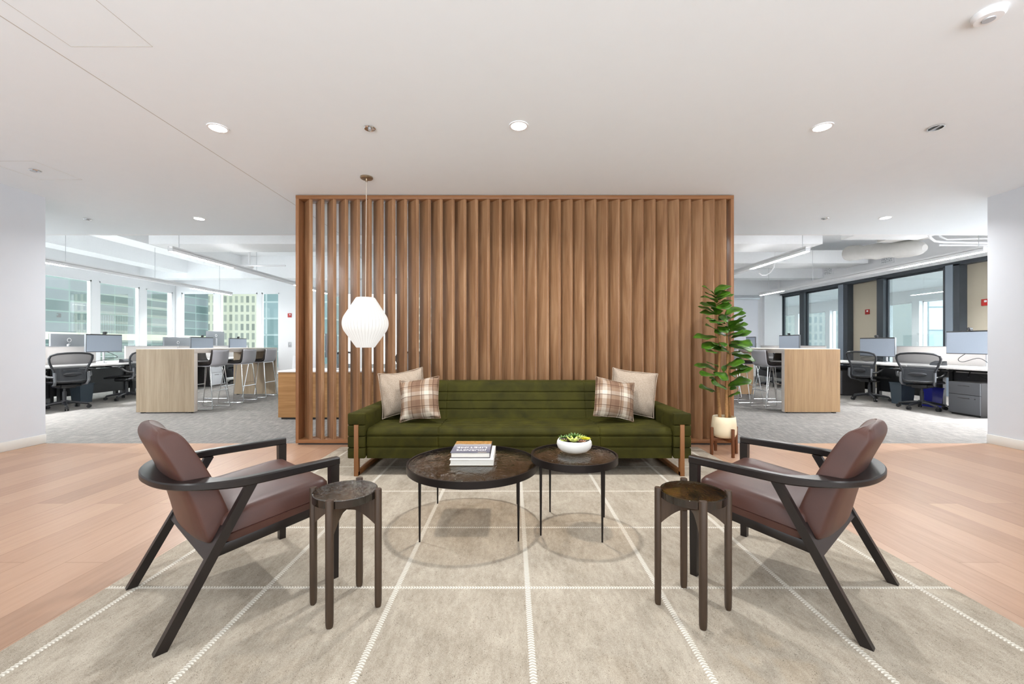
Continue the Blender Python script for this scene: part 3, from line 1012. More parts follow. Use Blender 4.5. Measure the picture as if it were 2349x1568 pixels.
for i in range(nslat):
    xr = -2.19 + (2.363 + 2.19) * i / (nslat - 1)
    A = Vector((xr, 0.028, 0))          # right front corner
    w, tk = 0.192, 0.034
    bv = 0.004
    # rectangle: A (front right), going back-left along wv, thickness along tv (front-left)
    P = [A, A + wv * w, A + wv * w + tv * tk, A + tv * tk]
    mnY = min(p.y for p in P)
    P = [p + Vector((0, 0.006 - mnY, 0)) for p in P]
    Q = []
    for k in range(4):
        a, b, c = P[k - 1], P[k], P[(k + 1) % 4]
        Q.append(b + (a - b).normalized() * bv)
        Q.append(b + (c - b).normalized() * bv)
    mb.loft([[q + Vector((0, 0, 0.058)) for q in Q], [q + Vector((0, 0, zt - 0.04)) for q in Q]])
mb.obj('slats', M['slats'], t, sharp=28)

# ------------------------------------------------------------------ bubble pendant
d = 4.077
t = thing('bubble_pendant', 'white ribbed bubble pendant lamp hanging before the slatted screen', 'pendant lamp', ((838.5 - CX) / FPX * d, d, 1.303))
prof = [(0.0, 0.252), (0.086, 0.252), (0.092, 0.246)]
n = 10
for i in range(n + 1):
    s = i / n
    prof.append((0.092 + (0.198 - 0.092) * s, 0.246 - (0.246 - 0.075) * s - 0.0 * s))
for i in range(1, 12):
    a = 0.62 - 1.24 * i / 12
    prof.append((0.217 - 0.0305 * (a / 0.62) ** 2 * 0.62, 0.075 - 0.15 * i / 12 + 0.0))
for i in range(n + 1):
    s = i / n
    prof.append((0.198 - (0.198 - 0.09) * s, -0.075 - (0.23 - 0.075) * s))
prof += [(0.084, -0.236), (0.0, -0.236)]
mb = MB()
seg = 160
rings = []
for r, z in prof:
    ring = []
    for k in range(seg):
        a = 2 * pi * k / seg
        rr = r * (1 - 0.006 * (1 - abs(sin(20 * a))) * 1.0)
        ring.append(Vector((rr * cos(a), rr * sin(a), z)))
    rings.append(ring)
mb.loft(rings[1:-1], True, True)
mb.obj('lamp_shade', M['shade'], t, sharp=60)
MB().tube([(0, 0, 0.25), (0.004, 0, 0.8), (0.010, 0, CZ - 1.303 - 0.02)], 0.0032, 8).obj('cord', M['cord'], t)
MB().lathe([(0.060, CZ - 1.303), (0.060, CZ - 1.303 - 0.012), (0.054, CZ - 1.303 - 0.018), (0.012, CZ - 1.303 - 0.02), (0.010, CZ - 1.303 - 0.045), (0.0, CZ - 1.303 - 0.046)], 40, (0.010, 0)).obj('canopy', M['nickel'], t)

# ------------------------------------------------------------------ rug
RX0, RX1, RY0, RY1 = -1.822, 1.975, 0.72, 4.43
mb = MB()
mb.mm(RX0, RX1, RY0, RY1, 0.0, 0.008, 0.003)
tag(mb.obj('area_rug', M['rug']), 'large beige woven rug with white stitched grid under the sofa and chairs', 'rug')
RZ = 0.008

# ------------------------------------------------------------------ sofa
SX0, SX1 = -1.365, 1.488
SF = 3.455
SZ = RZ
t = thing('sofa', 'long olive green velvet sofa with channel stitching before the slatted screen', 'sofa', (0, 0, 0))
ARM = 0.148
ix0, ix1 = SX0 + ARM, SX1 - ARM
seams = [-0.614, 0.737]


def groove(s, marks, width, depth):
    g = 0.0
    for m_ in marks:
        g = max(g, depth * math.exp(-((s - m_) / width) ** 2))
    return g


def dense(lo, hi, marks, step=0.12, w=0.022, n=4):
    s = set([lo, hi])
    x = lo
    while x < hi:
        s.add(x)
        x += step
    for m_ in marks:
        for k in range(-n, n + 1):
            q = m_ + w * k / n
            if lo < q < hi:
                s.add(q)
    return sorted(s)


# seat: profile in (y,z) going front-bottom -> up the front -> over the top to the back -> down -> under
zb, ztp = 0.150, 0.400
yb = 4.06
fr_marks_z = [0.242, 0.336]
# walk clockwise seen from +x: up the front
pts = [(SF + 0.014, zb), (SF + 0.006, ztp - 0.05), (SF + 0.018, ztp - 0.018), (SF + 0.05, ztp), (yb, ztp - 0.004), (yb, zb)]
marks = [(z - zb) for z in fr_marks_z]
s0 = sum((Vector(pts[i + 1]) - Vector(pts[i])).length for i in range(3))
for k in range(6):
    marks.append(s0 + 0.055 + k * 0.088)


def build_channel(pts, marks, xs, seam_list, depth=0.008, width=0.006, sd=0.008, endround=0.02):
    cy = sum(p[0] for p in pts) / len(pts)
    cz = sum(p[1] for p in pts) / len(pts)
    P = [Vector((0, a, b)) for a, b in pts]
    n = len(P)
    cum = [0.0]
    for i in range(n):
        cum.append(cum[-1] + (P[(i + 1) % n] - P[i]).length)
    samples = []
    for i in range(n):
        a, b = P[i], P[(i + 1) % n]
        L = (b - a).length
        tan = (b - a).normalized()
        nor = Vector((0, tan.z, -tan.y))
        if nor.dot(Vector((0, cy, cz)) - (a + b) / 2) < 0:
            nor = -nor
        ss = dense(0, L, [m_ - cum[i] for m_ in marks if cum[i] < m_ < cum[i] + L], 0.08, 0.018, 4)
        for s in ss[:-1]:
            samples.append((a + tan * s, nor, groove(cum[i] + s, marks, width, depth)))
    rings = []
    lo, hi = xs[0], xs[-1]
    for x in xs:
        sg = groove(x, seam_list, 0.006, sd)
        e = min(x - lo, hi - x)
        ei = 0.0
        if e < endround:
            ei = endround - sqrt(max(0, endround ** 2 - (endround - e) ** 2))
        rings.append([Vector((x, p.y, p.z)) + nn * (g + sg + ei) for p, nn, g in samples])
    return rings


def end_xs(lo, hi, marks):
    s = set(dense(lo, hi, marks, 0.15, 0.018, 4))
    for e in (0.001, 0.004, 0.009, 0.015, 0.022):
        s.add(lo + e)
        s.add(hi - e)
    return sorted(s)


MB().loft(build_channel(pts, marks, end_xs(ix0, ix1, seams), seams, depth=0.012, width=0.0075)).obj('seat', M['velvet'], t, sharp=60)
# backrest
bp = [(3.985, 0.385), (4.105, 0.715), (4.125, 0.735), (4.26, 0.735), (4.28, 0.715), (4.25, 0.15), (4.07, 0.15), (4.07, 0.385)]
L1 = (Vector(bp[1]) - Vector(bp[0])).length
bmarks = [L1 * f for f in (0.27, 0.5, 0.75)]
bseams = [-0.638, 0.715]
MB().loft(build_channel(bp, bmarks, end_xs(ix0, ix1, bseams), bseams, depth=0.008, sd=0.006)).obj('backrest', M['velvet'], t, sharp=60)
for s, xa in ((0, SX0), (1, SX1 - ARM)):
    # arm: rounded block lofted along y with cross channels, and a padded front in four bands
    prof = []
    r = 0.03
    x0_, x1_, z0_, z1_ = 0.0, ARM, 0.152, 0.529
    ys = sorted(set(dense(SF + 0.02, 4.27, [3.72, 3.98], 0.12, 0.018, 4)) | {SF + 0.021, SF + 0.024, SF + 0.03, 4.262, 4.268})
    rings = []
    for y in ys:
        g = groove(y, [3.72, 3.98], 0.006, 0.008)
        e = min(y - (SF + 0.02), 4.27 - y)
        if e < 0.012:
            g = max(g, 0.012 - sqrt(max(0, 0.012 ** 2 - (0.012 - e) ** 2)))
        ring = []
        top = z1_ - 0.006 * max(0, (y - SF - 0.02))
        for (cx_, cz_, a0) in ((x1_ - r, z0_ + r, -90), (x1_ - r, top - r, 0), (x0_ + r, top - r, 90), (x0_ + r, z0_ + r, 180)):
            for k in range(5):
                a = radians(a0 + 90 * k / 4)
                ring.append(Vector((xa + cx_ + (r - g) * cos(a), y, cz_ + (r - g) * sin(a))))
        rings.append(ring)
    ar = MB().loft(rings).obj('armrest', M['velvet'], t, sharp=60)
    bands = [(0.152, 0.240), (0.243, 0.334), (0.337, 0.427), (0.430, 0.527)]
    pad = MB()
    for a, b in bands:
        pad.mm(xa + 0.002, xa + ARM - 0.002, SF - 0.008, SF + 0.03, a, b, 0.01, 3)
    pad.obj('front_pad', M['velvet'], ar)
    # sled leg
    lx = xa + (0.055 if s == 0 else 0.050) + 0.02
    lg = MB()
    lg.mm(lx - 0.018, lx + 0.018, SF - 0.014, SF + 0.03, SZ, 0.432, 0.002)
    lg.mm(lx - 0.018, lx + 0.018, SF - 0.012, 4.20, SZ, SZ + 0.035, 0.002)
    lg.mm(lx - 0.018, lx + 0.018, 4.16, 4.20, SZ, 0.16, 0.002)
    lg.obj('sled_leg', M['sofa_leg'], t)


# ------------------------------------------------------------------ cushions
def cushion(label, m, c, w, h, thick, roll, lean, yaw, seed, group):
    """upright square cushion; local x across, z up, y thickness"""
    rnd = random.Random(seed)
    ph = [rnd.uniform(0, 6.28) for _ in range(8)]
    t = thing('cushion', label, 'cushion', c, 0, group)
    N = 26
    mb = MB()

    def outline(u, v):
        # edges pulled in between pointed corners
        x = u * (w / 2) * (1 - 0.085 * (1 - v * v) ** 1.0 * 1.0 + 0.02 * sin(3 * v + ph[0]))
        z = v * (h / 2) * (1 - 0.085 * (1 - u * u) ** 1.0 * 1.0 + 0.02 * sin(3 * u + ph[1]))
        return x, z

    def side(sgn):
        def f(a, b):
            u, v = 2 * a - 1, 2 * b - 1
            x, z = outline(u, v)
            k = max(0.0, (1 - abs(u) ** 2.6)) ** 0.62 * max(0.0, (1 - abs(v) ** 2.6)) ** 0.62
            wr = 0.0
            ed = 1 - k
            ang = atan2(v, u)
            wr += 0.006 * sin(9 * ang + ph[2]) * (abs(u * v)) * ed * 4
            wr += 0.0035 * sin(14 * u + 5 * v + ph[3]) * k * ed * 4
            y = sgn * (thick / 2 * k) + wr
            return Vector((x, y, z))
        return f
    mb.grid(N, N, side(-1))
    mb.grid(N, N, side(1))
    bmesh.ops.remove_doubles(mb.bm, verts=mb.bm.verts, dist=0.0015)
    o = mb.obj('cover', m, t, sub=1)
    # piping
    pts_ = []
    n = 40
    for k in range(4):
        for i in range(n):
            s = -1 + 2 * i / n
            u, v = [(s, -1), (1, s), (-s, 1), (-1, -s)][k]
            x, z = outline(u, v)
            pts_.append(Vector((x, 0, z)))
    pts_.append(pts_[0])
    pp = MB().tube(pts_, 0.0045, 6, caps=False).obj('piping', m, t)
    t.rotation_mode = 'XYZ'
    R = Matrix.Rotation(yaw, 4, 'Z') @ Matrix.Rotation(lean, 4, 'X') @ Matrix.Rotation(roll, 4, 'Y')
    t.rotation_euler = R.to_euler()
    return t


G = 'throw cushions on the sofa'
cushion('plain beige throw cushion leaning at the left end of the sofa', M['linen'], (-1.037, 3.952, 0.640), 0.425, 0.43, 0.17, radians(-8), radians(-17), radians(8), 1, G)
cushion('plaid throw cushion at the left end of the sofa in front of the beige one', M['plaid'], (-0.835, 3.765, 0.605), 0.365, 0.385, 0.15, radians(-7), radians(-20), radians(-4), 2, G)
cushion('plaid throw cushion toward the right end of the sofa', M['plaid'], (0.925, 3.765, 0.605), 0.375, 0.36, 0.15, radians(10), radians(-20), radians(8), 3, G)
cushion('plain beige throw cushion leaning in the right corner of the sofa', M['linen'], (1.148, 3.955, 0.643), 0.43, 0.43, 0.17, radians(8), radians(-16), radians(-8), 4, G)


# ------------------------------------------------------------------ armchairs
def make_armchair(label):
    t = thing('armchair', label, 'armchair', (0, 0, RZ), 0, 'pair of leather armchairs')
    E, EZ = M['espresso'], M['espresso_z']
    ZA = 0.545
    LY = 0.305

    def legx(z):
        return -0.325 + 0.285 * z / 0.52
    # frame: rear raked legs and front upright legs
    for s in (-1, 1):
        y = s * LY
        q = []
        for z in (0.0, 0.526):
            x = legx(z)
            q.append([Vector((x - 0.0195, y - 0.014, z)), Vector((x + 0.0195, y - 0.014, z)), Vector((x + 0.0195, y + 0.014, z)), Vector((x - 0.0195, y + 0.014, z))])
        MB().loft(q).obj('leg', EZ, t)
        q = [[Vector((0.290, y - 0.016, 0)), Vector((0.322, y - 0.016, 0)), Vector((0.322, y + 0.016, 0)), Vector((0.290, y + 0.016, 0))],
             [Vector((0.285, y - 0.018, 0.53)), Vector((0.325, y - 0.018, 0.53)), Vector((0.325, y + 0.018, 0.53)), Vector((0.285, y + 0.018, 0.53))]]
        MB().loft(q).obj('leg', EZ, t)
        # seat side rail
        MB().bar((0.30, y * 0.90, 0.340), (-0.17, y * 0.90, 0.282), 0.024, 0.042, 0.003).obj('seat_rail', E, t)
    MB().bar((0.302, -LY, 0.338), (0.302, LY, 0.338), 0.024, 0.045, 0.003).obj('seat_rail', E, t)
    # arm and back rail in one sweep
    path = []
    R = [(0.325, 0.308), (0.2, 0.313), (0.08, 0.317), (-0.02, 0.318), (-0.08, 0.314), (-0.14, 0.300), (-0.195, 0.272), (-0.24, 0.228), (-0.270, 0.172), (-0.288, 0.110), (-0.297, 0.050)]
    full = R + [(-0.300, 0.0)] + [(x, -y) for x, y in reversed(R)]
    n = len(full)
    # resample smooth
    sm = []
    for i in range(n - 1):
        p0, p1, p2, p3 = [Vector(full[max(0, min(n - 1, i + k))]) for k in (-1, 0, 1, 2)]
        for k in range(3):
            s = k / 3
            sm.append(0.5 * ((2 * p1) + (p2 - p0) * s + (2 * p0 - 5 * p1 + 4 * p2 - p3) * s * s + (3 * p1 - p0 - 3 * p2 + p3) * s ** 3))
    sm.append(Vector(full[-1]))
    rings = []
    for i, p in enumerate(sm):
        tg = (sm[min(i + 1, len(sm) - 1)] - sm[max(i - 1, 0)]).normalized()
        nr = Vector((tg.y, -tg.x))      # points outward on this traversal (check sign below)
        if nr.dot(p - Vector((-0.02, 0))) < 0:
            nr = -nr
        back = max(0.0, min(1.0, (-p.x - 0.06) / 0.18))
        back = back * back * (3 - 2 * back)
        wi = 0.019 + 0.042 * back
        wo = 0.019 + 0.018 * back
        zc = ZA + 0.012 * back
        th = 0.0175 - 0.004 * back
        bv = 0.005
        sec = [(-wi, -th + bv), (-wi, th - bv), (-wi + bv, th), (wo - bv, th), (wo, th - bv), (wo, -th + bv), (wo - bv, -th), (-wi + bv, -th)]
        rings.append([Vector((p.x + nr.x * a, p.y + nr.y * a, zc + b)) for a, b in sec])
    MB().loft(rings).obj('arm_rail', E, t, sharp=30)
    # cross board between the rear legs
    q = []
    for z in (0.268, 0.375):
        x = legx(z)
        q.append([Vector((x - 0.012, -LY, z)), Vector((x + 0.012, -LY, z)), Vector((x + 0.012, LY, z)), Vector((x - 0.012, LY, z))])
    MB().loft(q).obj('cross_board', E, t)
    # seat cushion
    mb = MB()
    nx, ny = 14, 14
    W, x0, x1 = 0.285, -0.13, 0.300

    def seat_ring(z_rel, ins):
        pts = []
        r = 0.035
        xa, xb, w = x0 + ins, x1 - ins, W - ins
        for (cx_, cy_, a0) in ((xb - r, -w + r, -90), (xb - r, w - r, 0), (xa + r, w - r, 90), (xa + r, -w + r, 180)):
            for k in range(6):
                a = radians(a0 + 90 * k / 5)
                xx, yy = cx_ + r * cos(a), cy_ + r * sin(a)
                tilt = (xx - 0.0) * 0.11
                pts.append(Vector((xx, yy, 0.306 + tilt + z_rel)))
        return pts
    prof = [(0.0, 0.008), (0.006, 0.001), (0.02, -0.002), (0.044, -0.004), (0.047, 0.0), (0.050, -0.004), (0.105, 0.002), (0.122, 0.014), (0.130, 0.034), (0.134, 0.08), (0.136, 0.16)]
    mb.loft([seat_ring(z, i) for z, i in prof])
    mb.obj('seat', M['leather'], t, sharp=50)
    # padded back
    mb = MB()
    rows = 22
    rings = []
    z0, z1 = 0.300, 0.770
    for i in range(rows + 1):
        s = i / rows
        z = z0 + (z1 - z0) * s
        cxl = -0.150 - 0.165 * s + 0.02 * sin(pi * s)
        endt = 1.0
        if s < 0.10:
            endt = sqrt(max(0.0, 1 - ((0.10 - s) / 0.10) ** 2)) * 0.9 + 0.1
        if s > 0.86:
            endt = sqrt(max(0.0, 1 - ((s - 0.86) / 0.14) ** 2)) * 0.93 + 0.07
        hw = 0.268 - 0.058 * s - 0.012 * s * s
        hw *= (0.84 + 0.16 * endt)
        th = (0.056 - 0.014 * s) * endt
        ring = []
        nn = 44
        for k in range(nn):
            a = 2 * pi * k / nn
            ca, sa = cos(a), sin(a)
            ex = 0.22
            yy = hw * (abs(sa) ** ex) * (1 if sa >= 0 else -1)
            xx = th * (abs(ca) ** ex) * (1 if ca >= 0 else -1)
            curve = 0.030 * (yy / 0.25) ** 2     # wraps round the sitter
            ring.append(Vector((cxl + xx + curve, yy, z + xx * 0.30)))
        rings.append(ring)
    mb.loft(rings)
    mb.obj('backrest', M['leather'], t, sub=1)
    return t


ca = make_armchair('brown leather armchair with dark curved arm rail at the left side of the rug')
ca.location = (-1.267, 1.918, RZ)
ca.rotation_euler = (0, 0, atan2(0.759, 0.651))
dup(ca, 'brown leather armchair with dark curved arm rail at the right side of the rug', (1.299, 1.947, RZ), atan2(0.754, -0.657))


# ------------------------------------------------------------------ coffee tables
def coffee_table(label, c, r, z, angs, lr):
    t = thing('coffee_table', label, 'coffee table', (c[0], c[1], 0), 0, 'nesting coffee tables')
    h = 0.037
    MB().ring((0, 0), r + 0.008, r - 0.002, z - h, z + 0.003, 96).obj('rim', M['metal'], t)
    MB().lathe([(r - 0.002, z - 0.016), (r - 0.002, z - 0.002), (r - 0.006, z), (r * 0.5, z), (0.001, z)], 96, caps=True).obj('glass_top', M['table_glass'], t)
    for a in angs:
        x, y = lr * cos(radians(a)), lr * sin(radians(a))
        MB().lathe([(0.0048, RZ), (0.0085, z - h)], 14, (x, y)).obj('leg', M['metal'], t)
    return t


coffee_table('larger, lower round coffee table with bronze glass top holding two books', (-0.242, 2.578), 0.393, 0.376, (44, 134, 226, 316), 0.386)
coffee_table('smaller, taller round coffee table with bronze glass top holding the succulent bowl', (0.373, 2.505), 0.250, 0.440, (31, 121, 211, 301), 0.243)

# ------------------------------------------------------------------ books


def book(label, c, w, d, h, cover, m_cover_top=None, th=0.003):
    t = thing('book', label, 'book', c, 0, 'books on the low coffee table')
    MB().mm(-w / 2 + 0.006, w / 2 - 0.002, -d / 2 + 0.006, d / 2 - 0.006, th, h - th).obj('pages', M['paper'], t)
    cv = MB()
    cv.mm(-w / 2, w / 2, -d / 2, d / 2, 0, th, 0.0008)
    if not m_cover_top:
        cv.mm(-w / 2, w / 2, -d / 2, d / 2, h - th, h, 0.0008)
    cv.mm(w / 2 - th, w / 2, -d / 2, d / 2, 0, h, 0.0008)
    cv.obj('cover', cover, t)
    if m_cover_top:
        MB().mm(-w / 2, w / 2, -d / 2, d / 2, h - th, h, 0.0008).obj('front_cover', m_cover_top, t)
    return t


tz = 0.3795
book('white hardback book lying under the picture book', (-0.241, 2.645, tz), 0.262, 0.345, 0.035, M['book_white'])
bk = book('grey picture book with upside-down title lying on the white book', (-0.252, 2.655, tz + 0.0355), 0.240, 0.300, 0.033, M['cover_dark'], M['cover_art'])


def lettering(body, size, loc, m, parent, width=None, rz=pi):
    cu = bpy.data.curves.new('txt', 'FONT')
    cu.body = body
    cu.size = size
    cu.align_x = 'CENTER'
    cu.extrude = 0.0003
    o = bpy.data.objects.new('txt', cu)
    COL.objects.link(o)
    dg = bpy.context.evaluated_depsgraph_get()
    me = bpy.data.meshes.new_from_object(o.evaluated_get(dg))
    bpy.data.objects.remove(o)
    xs = [v.co.x for v in me.vertices]
    sx = (width / (max(xs) - min(xs))) if width else 1
    for v in me.vertices:
        v.co.x *= sx
    me.materials.clear()
    me.materials.append(m)
    ob = bpy.data.objects.new('title_lettering', me)
    COL.objects.link(ob)
    ob.parent = parent
    ob.location = loc
    ob.rotation_euler = (0, 0, rz)
    return ob


lettering('JOURNEYS', 0.046, (0.0, -0.075, 0.0333), M['white_ink'], bk, 0.185)
lettering('LIFETIME', 0.046, (0.0, -0.012, 0.0333), M['white_ink'], bk, 0.190)
MB().mm(0.045, 0.098, -0.142, -0.138, 0.033, 0.0334).obj('gold_rule', M['gold'], bk)

# ------------------------------------------------------------------ succulent bowl
t = thing('succulent_bowl', 'white ceramic bowl of small succulents on the taller coffee table', 'planter', (0.382, 2.555, 0.4435))
MB().lathe([(0.0, 0.0), (0.062, 0.0), (0.083, 0.008), (0.100, 0.025), (0.107, 0.045), (0.105, 0.062), (0.098, 0.074), (0.093, 0.074), (0.097, 0.060), (0.098, 0.05)], 64, caps=False).obj('bowl', M['ceramic'], t, sharp=70)
MB().lathe([(0.098, 0.052), (0.06, 0.060), (0.0, 0.064)], 40, caps=False).obj('soil', M['soil'], t)


def rosette(c, r, n, layers, lift, m, wid=0.34):
    mb = MB()
    for L in range(layers):
        f = 1 - L / (layers + 0.5)
        cnt = max(4, int(n * (1 - 0.15 * L)))
        for k in range(cnt):
            a = 2 * pi * (k + 0.5 * L) / cnt + random.uniform(-0.1, 0.1)
            el = lift + (1.25 - lift) * L / layers
            ln = r * f * random.uniform(0.9, 1.1)
            dr = Vector((cos(a) * cos(el), sin(a) * cos(el), sin(el)))
            sd = Vector((-sin(a), cos(a), 0))
            up = dr.cross(sd) * -1
            P0 = Vector(c)
            rings = []
            for s, ww in ((0.0, 0.35), (0.3, 0.85), (0.6, 1.0), (0.85, 0.55), (1.0, 0.05)):
                ctr = P0 + dr * ln * s + Vector((0, 0, 0.12 * ln * s * s))
                hw = ln * wid * 0.5 * ww
                rings.append([ctr + sd * hw, ctr + up * hw * 0.45, ctr - sd * hw, ctr - up * hw * 0.45])
            mb.loft(rings)
    return mb.obj('rosette', m, t, sharp=60)


rosette((-0.012, -0.058, 0.066), 0.055, 7, 2, 0.55, M['succ'], 0.42)
rosette((0.065, -0.022, 0.078), 0.034, 12, 4, 0.1, M['succ_y'], 0.34)
rosette((0.035, -0.055, 0.066), 0.030, 8, 3, 0.3, M['succ_p'], 0.5)
rosette((-0.048, -0.030, 0.070), 0.036, 8, 3, 0.3, M['succ_d'], 0.4)
for (x, y, z, r) in ((-0.066, -0.04, 0.068, 0.030), (-0.03, 0.0, 0.078, 0.040), (0.005, 0.01, 0.086, 0.042), (0.03, -0.01, 0.082, 0.034), (0.0, 0.045, 0.07, 0.036), (-0.06, 0.03, 0.07, 0.036), (0.05, 0.04, 0.07, 0.034), (-0.075, -0.01, 0.066, 0.026)):
    rosette((x, y, z), r, 9, 3, 0.35, M['succ_g'] if random.random() < 0.75 else M['succ'], 0.3)


# ------------------------------------------------------------------ side tables
def side_table(label, c, rz, glass):
    t = thing('side_table', label, 'side table', (c[0], c[1], RZ), rz, 'pair of small drink tables')
    zt = 0.490
    lr = 0.138
    for k in range(4):
        a = k * pi / 2
        # d-shaped post: flat outside of a rounded stick
        ring = []
        for j in range(16):
            b = 2 * pi * j / 16
            x = 0.0155 * cos(b)
            y = 0.0155 * sin(b)
            x = max(-0.010, x)
            ring.append((lr + x, y))
        rot = lambda p, a=a: Vector((p[0] * cos(a) - p[1] * sin(a), p[0] * sin(a) + p[1] * cos(a), 0))
        rings = []
        for z, s in ((0.0, 0.80), (0.012, 0.95), (0.05, 1.0), (0.486, 1.0), (0.490, 0.92)):
            rings.append([rot((lr + (p[0] - lr) * s, p[1] * s)) + Vector((0, 0, z)) for p in ring])
        MB().loft(rings).obj('leg', M['stool_wood'], t)
    mb = MB()
    for a, dz in ((0.0, 0.0), (pi / 2, 0.0)):
        L = lr - 0.008
        top = 0.450
        pts_ = [(-L, top), (L, top)]
        n = 18
        for i in range(n + 1):
            s = 1 - 2 * i / n
            ab = abs(s)
            hgt = 0.046 + 0.060 * max(0, (ab - 0.30) / 0.70) ** 1.5
            pts_.append((s * L, top - hgt))
        d_ = Vector((cos(a), sin(a), 0))
        nrm = Vector((-sin(a), cos(a), 0))
        mb.poly([d_ * p[0] + Vector((0, 0, p[1])) - nrm * 0.010 for p in pts_], nrm * 0.020)
    mb.obj('cross_brace', M['stool_wood'], t)
    MB().lathe([(0.118, 0.4505), (0.127, 0.452), (0.1275, 0.480), (0.124, 0.4835), (0.118, 0.481), (0.0, 0.481)], 80, caps=True).obj('glass_top', glass, t)
    MB().ring((0, 0), 0.1283, 0.1262, 0.4515, 0.4805, 80).obj('edge_band', M['edge'], t)
    return t


side_table('small wooden drink table with rippled glass top beside the left armchair', (-0.697, 1.744), radians(-3), M['stool_glass'])
side_table('small wooden drink table with amber glass top beside the right armchair', (0.753, 1.735), radians(-8), M['stool_glass_calm'])

# ------------------------------------------------------------------ fig plant
PC = Vector((2.120, 4.165))
t = thing('plant_stand', 'walnut four-legged stand holding the cream pot', 'plant stand', (PC.x, PC.y, 0))
for k, a in enumerate((190, 278, 10, 98)):
    x, y = 0.136 * cos(radians(a)), 0.136 * sin(radians(a))
    MB().box((x, y, 0.138), (0.024, 0.024, 0.276), 0.003, 2, (0, 0, radians(a))).obj('leg', M['stand_wood'], t)
mb = MB()
for a in (10, 98):
    d_ = Vector((cos(radians(a)), sin(radians(a)), 0)) * 0.126
    mb.bar(-d_ + Vector((0, 0, 0.155)), d_ + Vector((0, 0, 0.155)), 0.02, 0.03, 0.002)
mb.obj('cross_brace', M['stand_wood'], t)

t = thing('fig_plant', 'tall fiddle-leaf fig in a cream pot beside the wooden screen', 'potted plant', (PC.x, PC.y, 0.1715))
MB().lathe([(0.0, 0.0), (0.075, 0.0), (0.1, 0.012), (0.114, 0.04), (0.117, 0.08), (0.113, 0.14), (0.106, 0.205), (0.100, 0.209), (0.096, 0.205), (0.1, 0.16)], 56, caps=False).obj('pot', M['cream'], t, sharp=70)
MB().lathe([(0.1, 0.172), (0.05, 0.178), (0.0, 0.18)], 40, caps=False).obj('soil', M['soil'], t)
base = Vector((PC.x, PC.y, 0.1715))


def loc(u, v, d):
    return px(u, v, d) - base


trunks = [
    [(1650, 953, 4.14), (1648, 900, 4.15), (1648, 850, 4.16), (1650, 790, 4.17), (1648, 745, 4.17), (1645, 712, 4.17), (1641, 690, 4.17), (1639, 672, 4.17)],
    [(1666, 953, 4.12), (1667, 900, 4.13), (1668, 850, 4.14), (1669, 800, 4.15), (1668, 765, 4.15), (1670, 748, 4.16)],
    [(1674, 953, 4.18), (1672, 905, 4.18), (1671, 860, 4.19), (1674, 800, 4.2), (1677, 760, 4.2), (1680, 735, 4.2)]]
tobj = []
for i, tr in enumerate(trunks):
    P = [loc(*p) for p in tr]
    P[0] = P[0] - Vector((0, 0, 0.02))
    sm = []
    for a in range(len(P) - 1):
        for k in range(4):
            q = P[a].lerp(P[a + 1], k / 4)
            q += Vector((0.004 * sin(9 * q.z + i), 0.004 * cos(11 * q.z), 0))
            sm.append(q)
    sm.append(P[-1])
    tobj.append(MB().tube(sm, lambda s: 0.016 - 0.010 * s, 10).obj('stem', M['bark'], t))

A = lambda x, y: (1590 + x / 8.713, 640 + y / 8.713)
B = lambda x, y: (1590 + x / 9.8, 800 + y / 9.8)
LV = [  # base, tip, apparent breadth in crop pixels, stem
    (A(430, 320), A(165, 140), 95, 0), (A(430, 290), A(735, 130), 95, 0), (A(450, 330), A(640, 210), 80, 0), (A(450, 390), A(740, 255), 125, 0),
    (A(470, 430), A(820, 300), 80, 0), (A(430, 390), A(140, 360), 60, 0), (A(470, 470), A(260, 370), 120, 0), (A(430, 550), A(305, 450), 50, 0),
    (A(450, 570), A(775, 520), 195, 0), (A(480, 690), A(90, 545), 90, 0), (A(480, 710), A(125, 670), 120, 0), (A(640, 720), A(960, 575), 120, 1),
    (A(740, 790), A(1060, 680), 120, 1), (A(510, 760), A(705, 830), 165, 0), (A(450, 810), A(285, 800), 85, 0), (A(640, 900), A(350, 870), 110, 1),
    (A(740, 990), A(930, 800), 175, 1), (A(780, 990), A(1105, 900), 110, 2), (A(490, 950), A(695, 1075), 165, 1), (A(690, 1130), A(1010, 1065), 185, 1),
    (A(480, 1160), A(0, 1170), 125, 0), (A(520, 1290), A(170, 1380), 150, 0), (A(740, 1250), A(1190, 1330), 180, 2), (A(700, 1330), A(1195, 1410), 200, 2),
    (A(345, 1380), A(715, 1430), 160, 0), (A(480, 1480), A(265, 1450), 115, 0), (A(530, 1260), A(650, 1350), 50, 0), (A(770, 1510), A(1150, 1560), 75, 2),
    (B(720, 370), B(1165, 310), 205, 1), (B(550, 490), B(15, 370), 95, 0), (B(690, 520), B(690, 365), 70, 1), (B(820, 590), B(1350, 430), 130, 2),
    (B(810, 560), B(960, 610), 90, 1), (B(530, 600), B(185, 600), 120, 0), (B(450, 520), B(795, 710), 140, 0), (B(510, 710), B(370, 630), 50, 0),
    (B(750, 880), B(440, 790), 220, 0), (B(515, 960), B(140, 870), 125, 0), (B(785, 840), B(1315, 700), 150, 2), (B(830, 920), B(960, 840), 90, 2),
    (B(770, 1090), B(1070, 990), 75, 2), (B(860, 130), B(1405, 270), 130, 2)]


